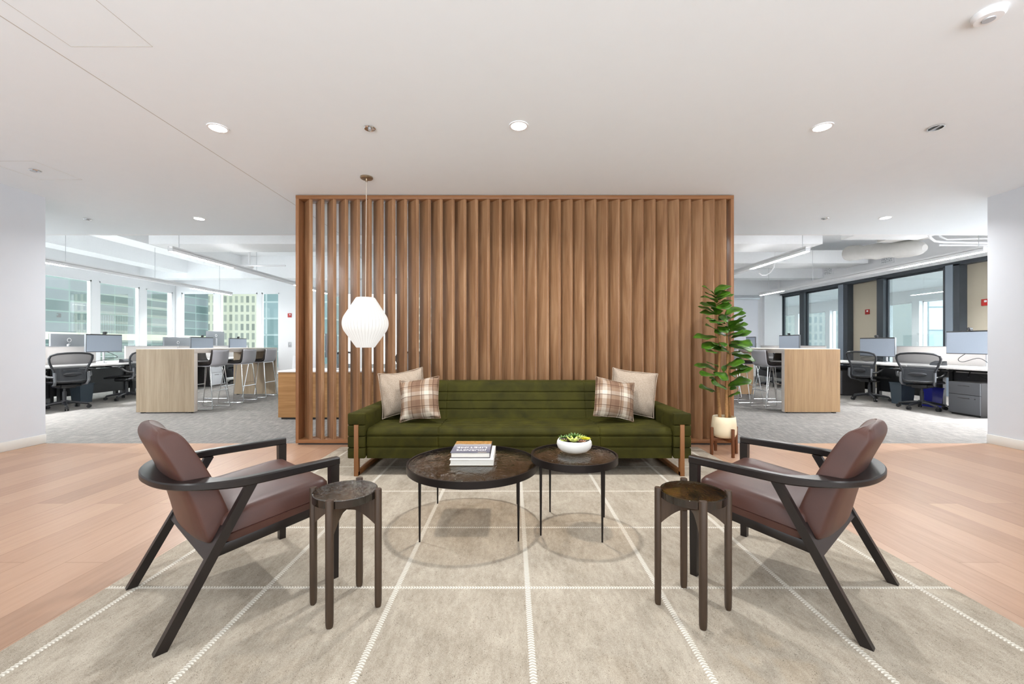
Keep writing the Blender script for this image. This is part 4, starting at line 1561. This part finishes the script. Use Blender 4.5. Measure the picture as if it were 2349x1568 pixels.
def leaf(mb, b, tip, wid, tilt, rnd):
    ax = tip - b
    L = ax.length
    d = ax.normalized()
    view = Vector((-0.2, -1, 0.25)).normalized()
    n = (Vector((0, 0, 1)) * cos(tilt) + view * sin(tilt))
    n = (n - d * n.dot(d)).normalized()
    s = d.cross(n).normalized()
    N = 12
    prof = [0.02, 0.30, 0.46, 0.56, 0.64, 0.76, 0.90, 1.0, 1.02, 0.95, 0.76, 0.44, 0.04]
    ph = rnd.uniform(0, 6.28)
    droop = rnd.uniform(0.02, 0.12) * L
    rows = []
    for i in range(N + 1):
        f = i / N
        hw = wid / 2 * prof[i]
        c = b + d * L * f + n * (sin(pi * f) * droop * 0.7)
        row = []
        for j in range(-3, 4):
            q = j / 3
            wave = 0.05 * wid * sin(f * 11 + ph + (1.5 if q > 0 else 0)) * abs(q) ** 1.5
            fold = 0.16 * wid * abs(q) - 0.10 * wid * q * q
            row.append(c + s * hw * q + n * (fold * prof[i] + wave * min(1, prof[i])))
        rows.append(row)
    mb.loft(rows, closed=False, caps=False)


rnd = random.Random(5)
fo = [MB(), MB(), MB()]
for (b2, t2, br, si) in LV:
    d0 = 4.15 + 0.01 * si
    dx = t2[0] - b2[0]
    facing = min(1.0, br / 210.0)
    dep = -0.10 * facing + rnd.uniform(-0.10, 0.10)
    P, Q = loc(b2[0], b2[1], d0 - 0.01), loc(t2[0], t2[1], d0 + dep)
    wid = 0.148 if br > 70 else 0.095
    ln = (Q - P).length
    wid = min(wid, ln * 0.80) if ln > 0.06 else wid * 0.6
    app = br * 0.00052
    tilt = math.asin(min(0.98, max(0.2, app / wid)))
    leaf(fo[si], P, Q, max(wid, app), tilt, rnd)
for si, v, az, ln in ((0, 684, 200, .15), (0, 700, 330, .16), (0, 706, 160, .17), (0, 722, 250, .15), (0, 735, 20, .15), (1, 752, 210, .17), (2, 742, 300, .16), (1, 760, 350, .18),
                      (2, 752, 30, .18), (1, 770, 190, .16), (2, 775, 330, .19), (0, 762, 195, .18), (2, 795, 10, .18), (0, 800, 230, .16), (1, 812, 300, .16), (0, 842, 205, .17), (2, 845, 335, .18)):
    tr = trunks[si]
    bu = min(tr, key=lambda q: abs(q[1] - v))
    P = loc(bu[0], v, bu[2])
    a = radians(az + rnd.uniform(-15, 15))
    leaf(fo[si], P, P + Vector((cos(a) * ln, sin(a) * ln * 0.9, rnd.uniform(0.01, 0.07))), 0.12, rnd.uniform(0.3, 0.8), rnd)
for i in range(3):
    fo[i].obj('foliage', M['leaf'], tobj[i], sharp=0, solid=0.0012)

# ------------------------------------------------------------------ open office: bar tables
def bar_table(label, wood_m, wx, ly):
    """local: x across, y along (near end at y=0)"""
    t = thing('bar_table', label, 'bar table', (0, 0, 0))
    hz = 1.025
    MB().mm(0, wx, 0, ly, hz - 0.07, hz, 0.002).obj('worktop', M['cream_edge'], t)
    for y in (0.0, ly - 0.07):
        p = MB().mm(0, wx, y, y + 0.07, 0.02, hz - 0.07, 0.002).obj('end_panel', M['cream_edge'], t)
        f = MB().mm(0.004, wx - 0.004, y - 0.004, y, 0.02, hz - 0.006)
        f.obj('wood_face', wood_m, p)
        MB().mm(0.06, 0.10, y + 0.01, y + 0.06, 0, 0.02).mm(wx - 0.10, wx - 0.06, y + 0.01, y + 0.06, 0, 0.02).obj('foot', M['black'], p)
    return t


bl = bar_table('tall waterfall bar table in grey-brown oak with grey stools, left of the screen', M['oak'], 0.90, 2.52)
bl.location = (-5.965, 6.607, 0)
bl.rotation_euler = (0, 0, radians(2.2))
br_ = bar_table('tall waterfall bar table in honey oak, right of the screen', M['oak_r'], 0.89, 2.45)
br_.location = (4.338, 6.632, 0)


def make_stool(label):
    t = thing('bar_stool', label, 'bar stool', (0, 0, 0), 0)
    # bent shell: seat pan and low back
    def dens(P):
        out = []
        P = [Vector(p) for p in P]
        n = len(P)
        for i in range(n - 1):
            p0, p1, p2, p3 = [P[max(0, min(n - 1, i + k))] for k in (-1, 0, 1, 2)]
            for k in range(4):
                q = k / 4
                out.append(0.5 * ((2 * p1) + (p2 - p0) * q + (2 * p0 - 5 * p1 + 4 * p2 - p3) * q * q + (3 * p1 - p0 - 3 * p2 + p3) * q ** 3))
        return out + [P[-1]]
    prof = dens([(0.20, 0.742), (0.10, 0.735), (-0.08, 0.728), (-0.16, 0.735), (-0.195, 0.765), (-0.213, 0.83), (-0.232, 1.0)])
    hw = 0.20
    rings = []
    for i, (x, z) in enumerate(prof):
        w = hw
        rings.append([Vector((x, -w, z)), Vector((x, 0, z - 0.004)), Vector((x, w, z))])
    mb = MB().loft(rings, closed=False, caps=False)
    o = mb.obj('shell', M['stool_grey'], t)
    sm = o.modifiers.new('solid', 'SOLIDIFY')
    sm.thickness = 0.016
    sm.offset = 0
    inner = dens([(0.205, 0.765), (0.10, 0.772), (-0.07, 0.766), (-0.13, 0.772), (-0.166, 0.80), (-0.186, 0.85), (-0.212, 1.002)])
    rings = []
    for x, z in inner:
        rings.append([Vector((x, -0.198, z)), Vector((x, 0, z - 0.002)), Vector((x, 0.198, z))])
    o = MB().loft(rings, closed=False, caps=False).obj('pad', M['stool_dark'], t)
    sm = o.modifiers.new('solid', 'SOLIDIFY')
    sm.thickness = 0.038
    sm.offset = 0
    r = 0.0075
    for s in (-1, 1):
        y0, y1 = s * 0.175, s * 0.225
        MB().tube([(-0.17, y0, 0.722), (-0.235, y1, 0.02), (-0.222, y1, 0.0085), (0.222, y1, 0.0085), (0.235, y1, 0.02), (0.13, y0, 0.722)], r, 8).obj('leg', M['chrome'], t)
    for xx in (-0.17, 0.13):
        MB().tube([(xx, -0.18, 0.722), (xx, 0.18, 0.722)], r, 8).obj('seat_bar', M['chrome'], t)
    for xx in (-0.206, 0.196):
        MB().tube([(xx, -0.205, 0.31), (xx, 0.205, 0.31)], r, 8).obj('footrest', M['chrome'], t)
    return t


st = make_stool('grey low-back bar stool at the left bar table, nearest the camera on the aisle side')
GS = 'stools at the bar tables'
st['group'] = GS
st.location = (-5.235, 7.16, 0)
st.rotation_euler = (0, 0, pi + radians(2))
for lb, x, y, rz in (('grey low-back bar stool, middle of three on the left bar table aisle side', -5.265, 8.0, pi + radians(2)),
                     ('grey low-back bar stool at the far end of the left bar table, aisle side', -5.30, 8.76, pi + radians(3)),
                     ('grey bar stool behind the left bar table near panel, on its window side', -5.91, 7.30, radians(2)),
                     ('grey bar stool on the window side of the left bar table, farther along', -5.95, 8.15, radians(2)),
                     ('grey low-back bar stool at the right bar table, nearest the camera', 4.47, 7.17, 0.0),
                     ('grey low-back bar stool at the right bar table partly behind the fig leaves', 4.45, 7.98, 0.0),
                     ('grey bar stool at the far end of the right bar table behind the fig', 4.45, 8.72, 0.0),
                     ('grey bar stool on the desk side of the right bar table', 5.06, 8.1, pi)):
    dup(st, lb, (x, y, 0), rz, GS)


# ------------------------------------------------------------------ task chairs
def make_chair(label):
    t = thing('task_chair', label, 'office chair', (0, 0, 0), 0)
    mb = MB()
    for k in range(5):
        a = radians(18 + 72 * k)
        dx, dy = cos(a), sin(a)
        mb.tube([(0.03 * dx, 0.03 * dy, 0.115), (0.12 * dx, 0.12 * dy, 0.112), (0.29 * dx, 0.29 * dy, 0.078)], lambda s: 0.026 - 0.009 * s, 8)
    mb.cyl((0, 0), 0.045, 0.085, 0.15, 18)
    mb.obj('base', M['graph'], t)
    for k in range(5):
        a = radians(18 + 72 * k)
        dx, dy = cos(a), sin(a)
        c = Vector((0.30 * dx, 0.30 * dy, 0.031))
        m = MB()
        nrm = Vector((-dy, dx, 0))
        m.tube([c - nrm * 0.024, c - nrm * 0.006], 0.03, 14)
        m.tube([c + nrm * 0.006, c + nrm * 0.024], 0.03, 14)
        m.tube([c + Vector((0, 0, 0.0)), c + Vector((-0.01 * dx, -0.01 * dy, 0.05))], 0.012, 8)
        m.obj('caster', M['black'], t)
    MB().cyl((0, 0), 0.026, 0.14, 0.30, 16).cyl((0, 0), 0.018, 0.30, 0.38, 16).obj('gas_lift', M['graph'], t)
    MB().box((0.0, 0, 0.395), (0.30, 0.20, 0.07), 0.02).bar((-0.1, -0.17, 0.40), (-0.1, 0.17, 0.40), 0.04, 0.04, 0.01).obj('mechanism', M['black'], t)

    def seat(a, b):
        u, v = 2 * a - 1, 2 * b - 1
        w = 0.25 * (1 - 0.10 * max(0, -u))
        return Vector((0.235 * u + 0.02, w * v * (1 - 0.05 * u * u), 0.462 - 0.035 * max(0, u) ** 3 + 0.018 * v * v - 0.008))
    MB().grid(12, 12, seat).obj('seat', M['black'], t, sub=1, solid=0.03)

    def bx(z):
        s = (z - 0.46) / 0.5
        return -0.215 - 0.10 * s + 0.045 * sin(pi * s)
    half = [(0.0, 0.475), (0.12, 0.476), (0.19, 0.49), (0.205, 0.54), (0.200, 0.60), (0.205, 0.66), (0.235, 0.73), (0.262, 0.80), (0.274, 0.86), (0.262, 0.91), (0.20, 0.938), (0.10, 0.95), (0.0, 0.953)]

    def hw(z):
        for (y0, z0), (y1, z1) in zip(half[1:], half[2:]):
            if z0 <= z <= z1 and z1 > z0:
                return y0 + (y1 - y0) * (z - z0) / (z1 - z0)
        return 0.0
    loop = half + [(-y, z) for y, z in reversed(half[1:-1])]
    P = [Vector((bx(z) + 0.06 * (y / 0.27) ** 2, y, z)) for y, z in loop]
    P.append(P[0])
    MB().tube(P, 0.017, 8, caps=False).obj('back_frame', M['graph'], t)
    rows = [0.478 + (0.95 - 0.478) * i / 16 for i in range(17)]
    rings = []
    for z in rows:
        w = max(0.02, hw(z))
        rings.append([Vector((bx(z) + 0.06 * (w * q / 4 / 0.27) ** 2, w * q / 4, z)) for q in range(-4, 5)])
    MB().loft(rings, closed=False, caps=False).obj('back_mesh', M['mesh'], t)
    MB().sphere((-0.248, 0, 0.60), 1.0, 18, (0.018, 0.12, 0.034)).obj('lumbar_pad', M['graph'], t)
    for s in (-1, 1):
        MB().tube([(-0.10, s * 0.185, 0.41), (-0.20, s * 0.20, 0.43), (-0.232, s * 0.213, 0.48), (-0.228, s * 0.213, 0.63)], 0.019, 8).obj('back_upright', M['grey_metal'], t)
    for s in (-1, 1):
        a = MB().tube([(-0.225, s * 0.215, 0.55), (-0.16, s * 0.27, 0.56), (-0.10, s * 0.295, 0.60), (-0.06, s * 0.30, 0.645)], 0.02, 8).obj('armrest', M['black'], t)
        MB().box((0.03, s * 0.30, 0.665), (0.27, 0.09, 0.028), 0.013, 3).obj('arm_pad', M['black'], a)
    return t


tc = make_chair('black mesh task chair at the left desk closest to the left wall edge')
GC = 'mesh task chairs'
tc['group'] = GC
tc.location = (-7.58, 7.05, 0)
tc.rotation_euler = (0, 0, pi - radians(20))
for lb, x, y, rz in (('black mesh task chair half hidden by the left bar table end', -7.72, 8.33, pi + radians(16)),
                     ('black mesh task chair at the right desk next to the right bar table', 7.04, 8.2, radians(12)),
                     ('black mesh task chair at the right desk beside the charcoal cabinet', 6.95, 7.06, radians(32)),
                     ('black mesh task chair far back under the left bar table top', -7.62, 11.75, pi + radians(8)),
                     ('black mesh task chair far back seen through the right bar table', 6.90, 11.0, radians(8)),
                     ('black mesh task chair at the wooden desk behind the screen, left end', -3.05, 7.2, radians(-110)),
                     ('black mesh task chair at the wooden desk seen through the slats', -1.75, 7.22, radians(-80))):
    dup(tc, lb, (x, y, 0), rz, GC)


# ------------------------------------------------------------------ benches of desks
def desk(label, x0, x1, y0, y1, z, side):
    """side=+1: user sits on +x side of the desk"""
    t = thing('desk', label, 'desk', ((x0 + x1) / 2, (y0 + y1) / 2, 0), 0, None)
    w, l = x1 - x0, y1 - y0
    MB().mm(-w / 2, w / 2, -l / 2, l / 2, z - 0.03, z, 0.003).obj('desktop', M['desk'], t)
    f = MB()
    f.mm(-w / 2 + 0.05, w / 2 - 0.05, -l / 2 + 0.05, -l / 2 + 0.09, z - 0.042, z - 0.03)
    f.mm(-w / 2 + 0.05, w / 2 - 0.05, l / 2 - 0.09, l / 2 - 0.05, z - 0.042, z - 0.03)
    xb = -side * (w / 2 - 0.05)
    f.mm(xb - 0.015, xb + 0.015, -l / 2 + 0.05, l / 2 - 0.05, z - 0.10, z - 0.03)
    f.obj('underframe', M['black'], t)
    for y in (-l / 2 + 0.07, l / 2 - 0.07):
        MB().mm(xb - 0.03, xb + 0.03, y - 0.03, y + 0.03, 0.0, z - 0.03).mm(xb - 0.05, xb + 0.05, y - 0.03, y + 0.03, 0, 0.02).obj('leg', M['black'], t)
    MB().mm(xb - 0.004, xb + 0.004, -l / 2 + 0.06, l / 2 - 0.06, 0.12, z - 0.12).obj('modesty_panel', M['graph'], t)
    return t


for i, (y0, lb) in enumerate(((6.15, 'white desk by the left windows, nearest the left wall edge'), (7.62, 'white desk by the left windows, second along the row'),
                              (9.09, 'white desk by the left windows, behind the near bar table end'), (10.56, 'white desk by the left windows, fourth along the row'),
                              (12.03, 'white desk by the left windows, last before the corner'))):
    desk(lb, -8.40, -7.70, y0, y0 + 1.45, 0.72, 1)
    desk(lb.replace('white desk by', 'window-side white desk facing away, by').replace('the left windows, ', 'left windows, '), -9.24, -8.52, y0, y0 + 1.45, 0.72, -1)
for i, (y0, lb) in enumerate(((5.95, 'white desk along the glass offices, above the charcoal cabinet'), (7.40, 'white desk along the glass offices behind the pushed-in task chair'),
                              (8.85, 'white desk along the glass offices, right beside the bar table panel'), (10.30, 'white desk along the glass offices, farthest but one'), (11.75, 'white desk along the glass offices, farthest away'))):
    desk(lb, 7.0, 7.78, y0, y0 + 1.43, 0.73, -1)


def divider(label, x, y0, y1, zt):
    t = thing('desk_divider', label, 'desk divider', (x, (y0 + y1) / 2, 0))
    l = y1 - y0
    MB().mm(-0.018, 0.018, -l / 2, l / 2, 0.5, zt, 0.004).obj('fabric_panel', M['fabric_panel'], t)
    MB().mm(-0.02, 0.02, -l / 2, l / 2, zt, zt + 0.012).obj('top_cap', M['silver'], t)
    for yy in (-l / 2 + 0.23, l / 2 - 0.23):
        MB().mm(-0.02, 0.02, yy - 0.03, yy + 0.03, 0, 0.5).obj('foot_post', M['silver'], t)


divider('pale fabric divider between the left desks, near section', -8.46, 6.9, 8.45, 1.05)
divider('pale fabric divider between the left desks, middle section', -8.46, 9.1, 10.5, 1.05)
divider('pale fabric divider between the left desks, far section', -8.46, 10.55, 13.3, 1.05)
divider('long pale fabric divider behind the right desks under the glass office', 7.84, 6.0, 8.56, 1.05)
divider('pale fabric divider behind the far right desks', 7.84, 10.4, 13.1, 1.05)


def monitor(label, x, y, zb, w, h, face, back_logo=False, pole=True, zd=0.73):
    t = thing('monitor', label, 'monitor', (x, y, zb), 0.0 if face > 0 else pi, 'desktop monitors')
    MB().mm(-0.035, 0.0, -w / 2, w / 2, 0, h, 0.006).obj('back_shell', M['mon_back'], t)
    MB().mm(-0.004, 0.004, -w / 2, w / 2, 0, h, 0.002).obj('bezel', M['black'], t)
    MB().mm(0.004, 0.0055, -w / 2 + 0.006, w / 2 - 0.006, 0.012, h - 0.022).obj('display', M['screen'], t)
    b = zd - zb
    a = MB()
    a.tube([(-0.12, 0.1, b + 0.012), (-0.12, 0.1, h * 0.5)], 0.018, 12)
    a.tube([(-0.12, 0.1, h * 0.42), (-0.035, 0.0, h * 0.5)], 0.016, 8)
    a.cyl((-0.12, 0.1), 0.05, b + 0.0005, b + 0.012, 20)
    a.obj('monitor_arm', M['silver'], t)
    if back_logo:
        rings = []
        for k in range(33):
            q = 2 * pi * k / 32
            rings.append((-0.0375, 0.036 * cos(q), h * 0.70 + 0.036 * sin(q)))
        MB().tube(rings, 0.0045, 6, caps=False).obj('logo_ring', M['white'], t)
    return t


monitor('grey monitor screen above the chair by the left wall edge', -8.12, 8.30, 0.945, 0.73, 0.352, 1, zd=0.72)
monitor('widescreen monitor above the left bar table, second screen from the left', -8.12, 10.92, 0.94, 0.78, 0.345, 1, zd=0.72)
monitor('small far monitor above the left bar table, near its far end', -8.12, 12.35, 0.93, 0.76, 0.345, 1, zd=0.72)
monitor('back of a monitor with ring logo behind the left divider, nearest the wall edge', -8.78, 8.22, 0.90, 0.66, 0.40, -1, True, zd=0.72)
monitor('dark back of a monitor over the left bar table, leftmost there', -8.78, 10.9, 0.82, 0.86, 0.46, -1, True, zd=0.72)
monitor('raised pale monitor back with ring logo against the beige block outside', -8.78, 12.3, 1.06, 0.72, 0.42, -1, True, zd=0.72)
monitor('monitor on the right desks between the two pushed-in task chairs', 7.55, 8.62, 0.845, 0.82, 0.39, -1)
monitor('large monitor on the right desk cut off by the right wall edge', 7.55, 6.82, 0.935, 0.83, 0.388, -1)
monitor('monitor showing above the right bar table before the dark window frame', 7.55, 11.35, 0.95, 0.82, 0.40, -1)
monitor('small far monitor peeking out beside the fig plant leaves', 7.45, 13.0, 0.93, 0.5, 0.40, -1, zd=0.73)
monitor('dark monitor standing on the wooden desk glimpsed through the slats', -2.80, 6.42, 0.90, 0.34, 0.36, -1, zd=0.712)


def webcam(label, x, y, z, face):
    t = thing('webcam', label, 'webcam', (x, y, z), 0 if face > 0 else pi, 'webcams on the monitors')
    MB().tube([(-0.02, 0, 0.028), (0.03, 0, 0.028)], 0.024, 14).obj('body', M['black'], t)
    MB().tube([(0.03, 0, 0.028), (0.033, 0, 0.028)], 0.013, 12).obj('lens', M['grey_metal'], t)
    MB().mm(-0.03, 0.012, -0.016, 0.016, 0.001, 0.012).obj('clip', M['black'], t)


webcam('webcam clipped on the monitor above the leftmost task chair', -8.12, 8.30, 1.297, 1)
webcam('webcam clipped on the second monitor above the left bar table', -8.12, 10.92, 1.285, 1)
webcam('webcam clipped on the far monitor above the left bar table', -8.12, 12.35, 1.275, 1)
webcam('webcam clipped on the monitor between the two right task chairs', 7.55, 8.62, 1.235, -1)
webcam('webcam clipped on the large monitor at the right wall edge', 7.55, 6.86, 1.323, -1)
webcam('webcam clipped on the monitor over the right bar table', 7.55, 11.35, 1.35, -1)


def dock(label, x, y, z, rz):
    t = thing('desk_phone_dock', label, 'docking station', (x, y, z), rz, 'desk docks')
    MB().poly([(-0.05, -0.10, 0.0005), (0.06, -0.10, 0.0005), (0.05, -0.10, 0.035), (-0.04, -0.10, 0.075)], (0, 0.20, 0)).obj('case', M['graph'], t)
    MB().box((0.012, 0, 0.056), (0.07, 0.15, 0.004), 0.001, 1, (0, radians(24), 0)).obj('face', M['grey_metal'], t)


dock('black dock on the left desk beside the monitor pole', -8.0, 8.62, 0.72, 0)
dock('black dock on the right desk left of the cut-off monitor', 7.5, 7.32, 0.73, pi)


def cable(label, pts, r=0.005):
    sm = []
    P = [Vector(p) for p in pts]
    n = len(P)
    for i in range(n - 1):
        p0, p1, p2, p3 = [P[max(0, min(n - 1, i + k))] for k in (-1, 0, 1, 2)]
        for k in range(6):
            s = k / 6
            sm.append(0.5 * ((2 * p1) + (p2 - p0) * s + (2 * p0 - 5 * p1 + 4 * p2 - p3) * s * s + (3 * p1 - p0 - 3 * p2 + p3) * s ** 3))
    sm.append(P[-1])
    o = MB().tube(sm, r, 6).obj('cable', M['black'])
    tag(o, label, 'cable', 'desk cables')


cable('black cables hanging behind the cut-off monitor on the right desk', [(7.6, 6.85, 1.02), (7.62, 7.1, 0.86), (7.6, 7.02, 0.80), (7.58, 6.75, 0.87), (7.62, 6.6, 0.74)])
cable('black cable looping under the right desk above the charcoal cabinet', [(7.62, 6.9, 0.69), (7.45, 6.8, 0.56), (7.4, 6.65, 0.62), (7.5, 6.5, 0.54), (7.62, 6.45, 0.68)], 0.008)
cable('black cables below the monitor between the right task chairs', [(7.6, 8.8, 0.835), (7.5, 8.95, 0.80), (7.45, 8.75, 0.742), (7.5, 8.5, 0.80), (7.58, 8.40, 0.745)])
cable('thin cable drooping behind the monitor at the left desk', [(-8.2, 8.35, 0.98), (-8.15, 8.6, 0.84), (-8.2, 8.45, 0.80), (-8.25, 8.1, 0.735)])
cable('pale cable trailing to the carpet under the left desk', [(-8.2, 8.98, 0.66), (-8.05, 8.95, 0.4), (-8.03, 8.92, 0.15), (-8.12, 8.9, 0.012)])


def cabinet(label, x, y, w, d, h, rz, m, ms):
    """front faces local +x; width along y"""
    t = thing('file_cabinet', label, 'file cabinet', (x, y, 0), rz, 'under-desk file cabinets')
    MB().mm(-d, -0.018, -w / 2, w / 2, 0.02, h, 0.002).obj('carcass', ms, t)
    MB().mm(-d + 0.02, -0.03, -w / 2 + 0.02, w / 2 - 0.02, 0, 0.02).obj('plinth', M['black'], t)
    zs = [(0.03, h * 0.62), (h * 0.62 + 0.006, h - 0.004)]
    for a, b in zs:
        o = MB().mm(-0.018, 0, -w / 2 + 0.002, w / 2 - 0.002, a, b, 0.002).obj('drawer', m, t)
        MB().mm(0.0, 0.008, -0.08, 0.08, b - 0.055, b - 0.045, 0.002).obj('handle', ms, o)
        if a < 0.1:
            MB().tube([(0, w / 2 - 0.07, b - 0.05), (0.004, w / 2 - 0.07, b - 0.05)], 0.008, 10).obj('lock', M['black'], o)
    return t


cabinet('charcoal two-drawer cabinet under the right desk at the wall edge', 6.965, 6.42, 0.45, 0.55, 0.515, pi, M['cab'], M['cab_side'])
cabinet('charcoal two-drawer cabinet beside the right bar table panel', 7.08, 9.15, 0.42, 0.5, 0.53, pi, M['cab'], M['cab_side'])
cabinet('light grey two-drawer cabinet seen under the left bar table', -7.80, 11.0, 0.45, 0.5, 0.56, 0, M['cab_light'], M['cab_side'])
cabinet('light grey two-drawer cabinet seen under the right bar table', 7.05, 9.75, 0.42, 0.5, 0.56, pi, M['cab_light'], M['cab_side'])


def bin_(label, x, y, m, w=0.26, d=0.2, h=0.36):
    t = thing('waste_bin', label, 'waste bin', (x, y, 0), 0)
    q = []
    for z, s in ((0.0, 0.82), (h, 1.0)):
        q.append([Vector((a * d / 2 * s, b * w / 2 * s, z)) for a, b in ((-1, -1), (1, -1), (1, 1), (-1, 1))])
    inn = []
    for z, s in ((h, 0.95), (0.02, 0.78)):
        inn.append([Vector((a * d / 2 * s, b * w / 2 * s, z)) for a, b in ((-1, -1), (1, -1), (1, 1), (-1, 1))])
    MB().loft(q + inn).obj('tub', m, t)
    r = MB()
    for (a0, a1, b0, b1) in ((-d / 2 - .008, d / 2 + .008, -w / 2 - .008, -w / 2 + .004), (-d / 2 - .008, d / 2 + .008, w / 2 - .004, w / 2 + .008), (-d / 2 - .008, -d / 2 + .004, -w / 2, w / 2), (d / 2 - .004, d / 2 + .008, -w / 2, w / 2)):
        r.mm(a0, a1, b0, b1, h - 0.014, h + 0.004)
    r.obj('rim', m, t)
    return t


bin_('grey waste bin under the left desk behind the nearest task chair', -8.12, 7.86, M['bin'])
bin_('blue recycling bin under the left desk at the wall edge', -8.17, 6.92, M['blue'], 0.24, 0.2, 0.34)
bin_('grey waste bin between the two task chairs on the right', 7.2, 7.68, M['bin'], 0.24, 0.26, 0.39)
bin_('blue recycling bin behind the task chair by the charcoal cabinet', 7.42, 7.36, M['blue'], 0.22, 0.2, 0.33)
bin_('blue recycling bin far back under the left bar table', -8.1, 12.4, M['blue'], 0.3, 0.24, 0.36)
bin_('blue recycling bin far back under the right bar table', 7.3, 10.25, M['blue'], 0.3, 0.24, 0.36)

# fire alarms, switch
def alarm(label, p, rz):
    t = thing('fire_alarm', label, 'fire alarm', p, rz, 'red fire alarms')
    MB().mm(0, 0.03, -0.06, 0.06, -0.065, 0.065, 0.006).obj('housing', M['red'], t)
    MB().mm(0.03, 0.04, 0.0, 0.045, 0.0, 0.04, 0.004).obj('strobe', M['white'], t)


y = gy(1977)
alarm('red fire alarm on the narrower beige panel, farther along the glass offices', (XG + 0.16, y, H + 74 * y / FPX), pi)
y = gy(2243)
alarm('red fire alarm on the wide beige panel next to the right wall edge', (XG + 0.16, y, H + 96 * y / FPX), pi)
alarm('red fire alarm on the white back wall just left of the screen', ((665 - CX) / FPX * YB, YB, H + 66 * YB / FPX), -pi / 2)
t = thing('light_switch', 'white switch plate on the back wall below the left fire alarm', 'light switch', ((665 - CX) / FPX * YB, YB, H - 1 * YB / FPX), -pi / 2)
MB().mm(0, 0.008, -0.05, 0.05, -0.08, 0.08, 0.002).obj('plate', M['silver'], t)
MB().mm(0.008, 0.014, -0.015, 0.015, -0.03, 0.03, 0.002).obj('rocker', M['white'], t)

# wooden desk behind the screen
t = thing('wooden_desk', 'oak-fronted desk with white top just behind the slatted screen', 'desk', (-2.63, 6.07, 0))
MB().mm(-0.79, 0.79, 0, 0.72, 0.69, 0.712, 0.002).obj('worktop', M['desk'], t)
MB().mm(-0.785, 0.785, 0.01, 0.03, 0.03, 0.69).obj('front_panel', M['oak_x'], t)
MB().mm(-0.785, -0.765, 0.03, 0.70, 0.03, 0.69).mm(0.765, 0.785, 0.03, 0.70, 0.03, 0.69).obj('side_panel', M['oak_x'], t)
MB().mm(-0.75, 0.75, 0.03, 0.06, 0, 0.03).obj('plinth', M['black'], t)


def shell_chair():
    t = thing('side_chair', 'white plastic side chair behind the wooden desk left of the screen', 'chair', (-3.62, 7.35, 0), radians(-60))

    def f(a, b):
        v = 2 * b - 1
        s = a
        if s < 0.5:
            q = s / 0.5
            x, z = 0.22 - 0.40 * q, 0.46 - 0.02 * sin(pi * q)
        else:
            q = (s - 0.5) / 0.5
            x, z = -0.18 - 0.10 * q, 0.46 + 0.42 * q - 0.03 * (1 - q) * sin(pi * q)
        w = 0.23 - 0.03 * abs(s - 0.5)
        return Vector((x, w * v, z + 0.03 * v * v))
    MB().grid(16, 8, f).obj('shell', M['white'], t, sub=1, solid=0.012)
    for sx in (-1, 1):
        for sy in (-1, 1):
            MB().tube([(0.14 * sx, 0.15 * sy, 0.455), (0.2 * sx, 0.2 * sy, 0.0)], 0.011, 8).obj('leg', M['silver'], t)


shell_chair()
# paper left on a stool seat
o = MB().mm(-0.07, 0.07, -0.10, 0.10, 0.0, 0.006, 0.001).obj('paper_pad', M['white'])
o.location = (4.55, 7.17, 0.7935)
tag(o, 'white paper pad lying on the nearest stool at the right bar table', 'paper')

# ------------------------------------------------------------------ world
w = bpy.data.worlds.new('daylight_fill')
SC.world = w
w.use_nodes = True
nt = w.node_tree
bg = nt.nodes['Background']
wtc = nt.nodes.new('ShaderNodeTexCoord')
wsp = nt.nodes.new('ShaderNodeSeparateXYZ')
wmr = nt.nodes.new('ShaderNodeMapRange')
nt.links.new(wtc.outputs['Generated'], wsp.inputs[0])
nt.links.new(wsp.outputs[2], wmr.inputs[0])
wmr.inputs[1].default_value = -0.12
wmr.inputs[2].default_value = 0.05
wmr.inputs[3].default_value = 4.0      # made-up glow below the horizon, added to lift the ceiling
wmr.inputs[4].default_value = 1.5      # overcast sky
nt.links.new(wmr.outputs[0], bg.inputs[1])
bg.inputs[0].default_value = (0.89, 0.95, 1.0, 1)
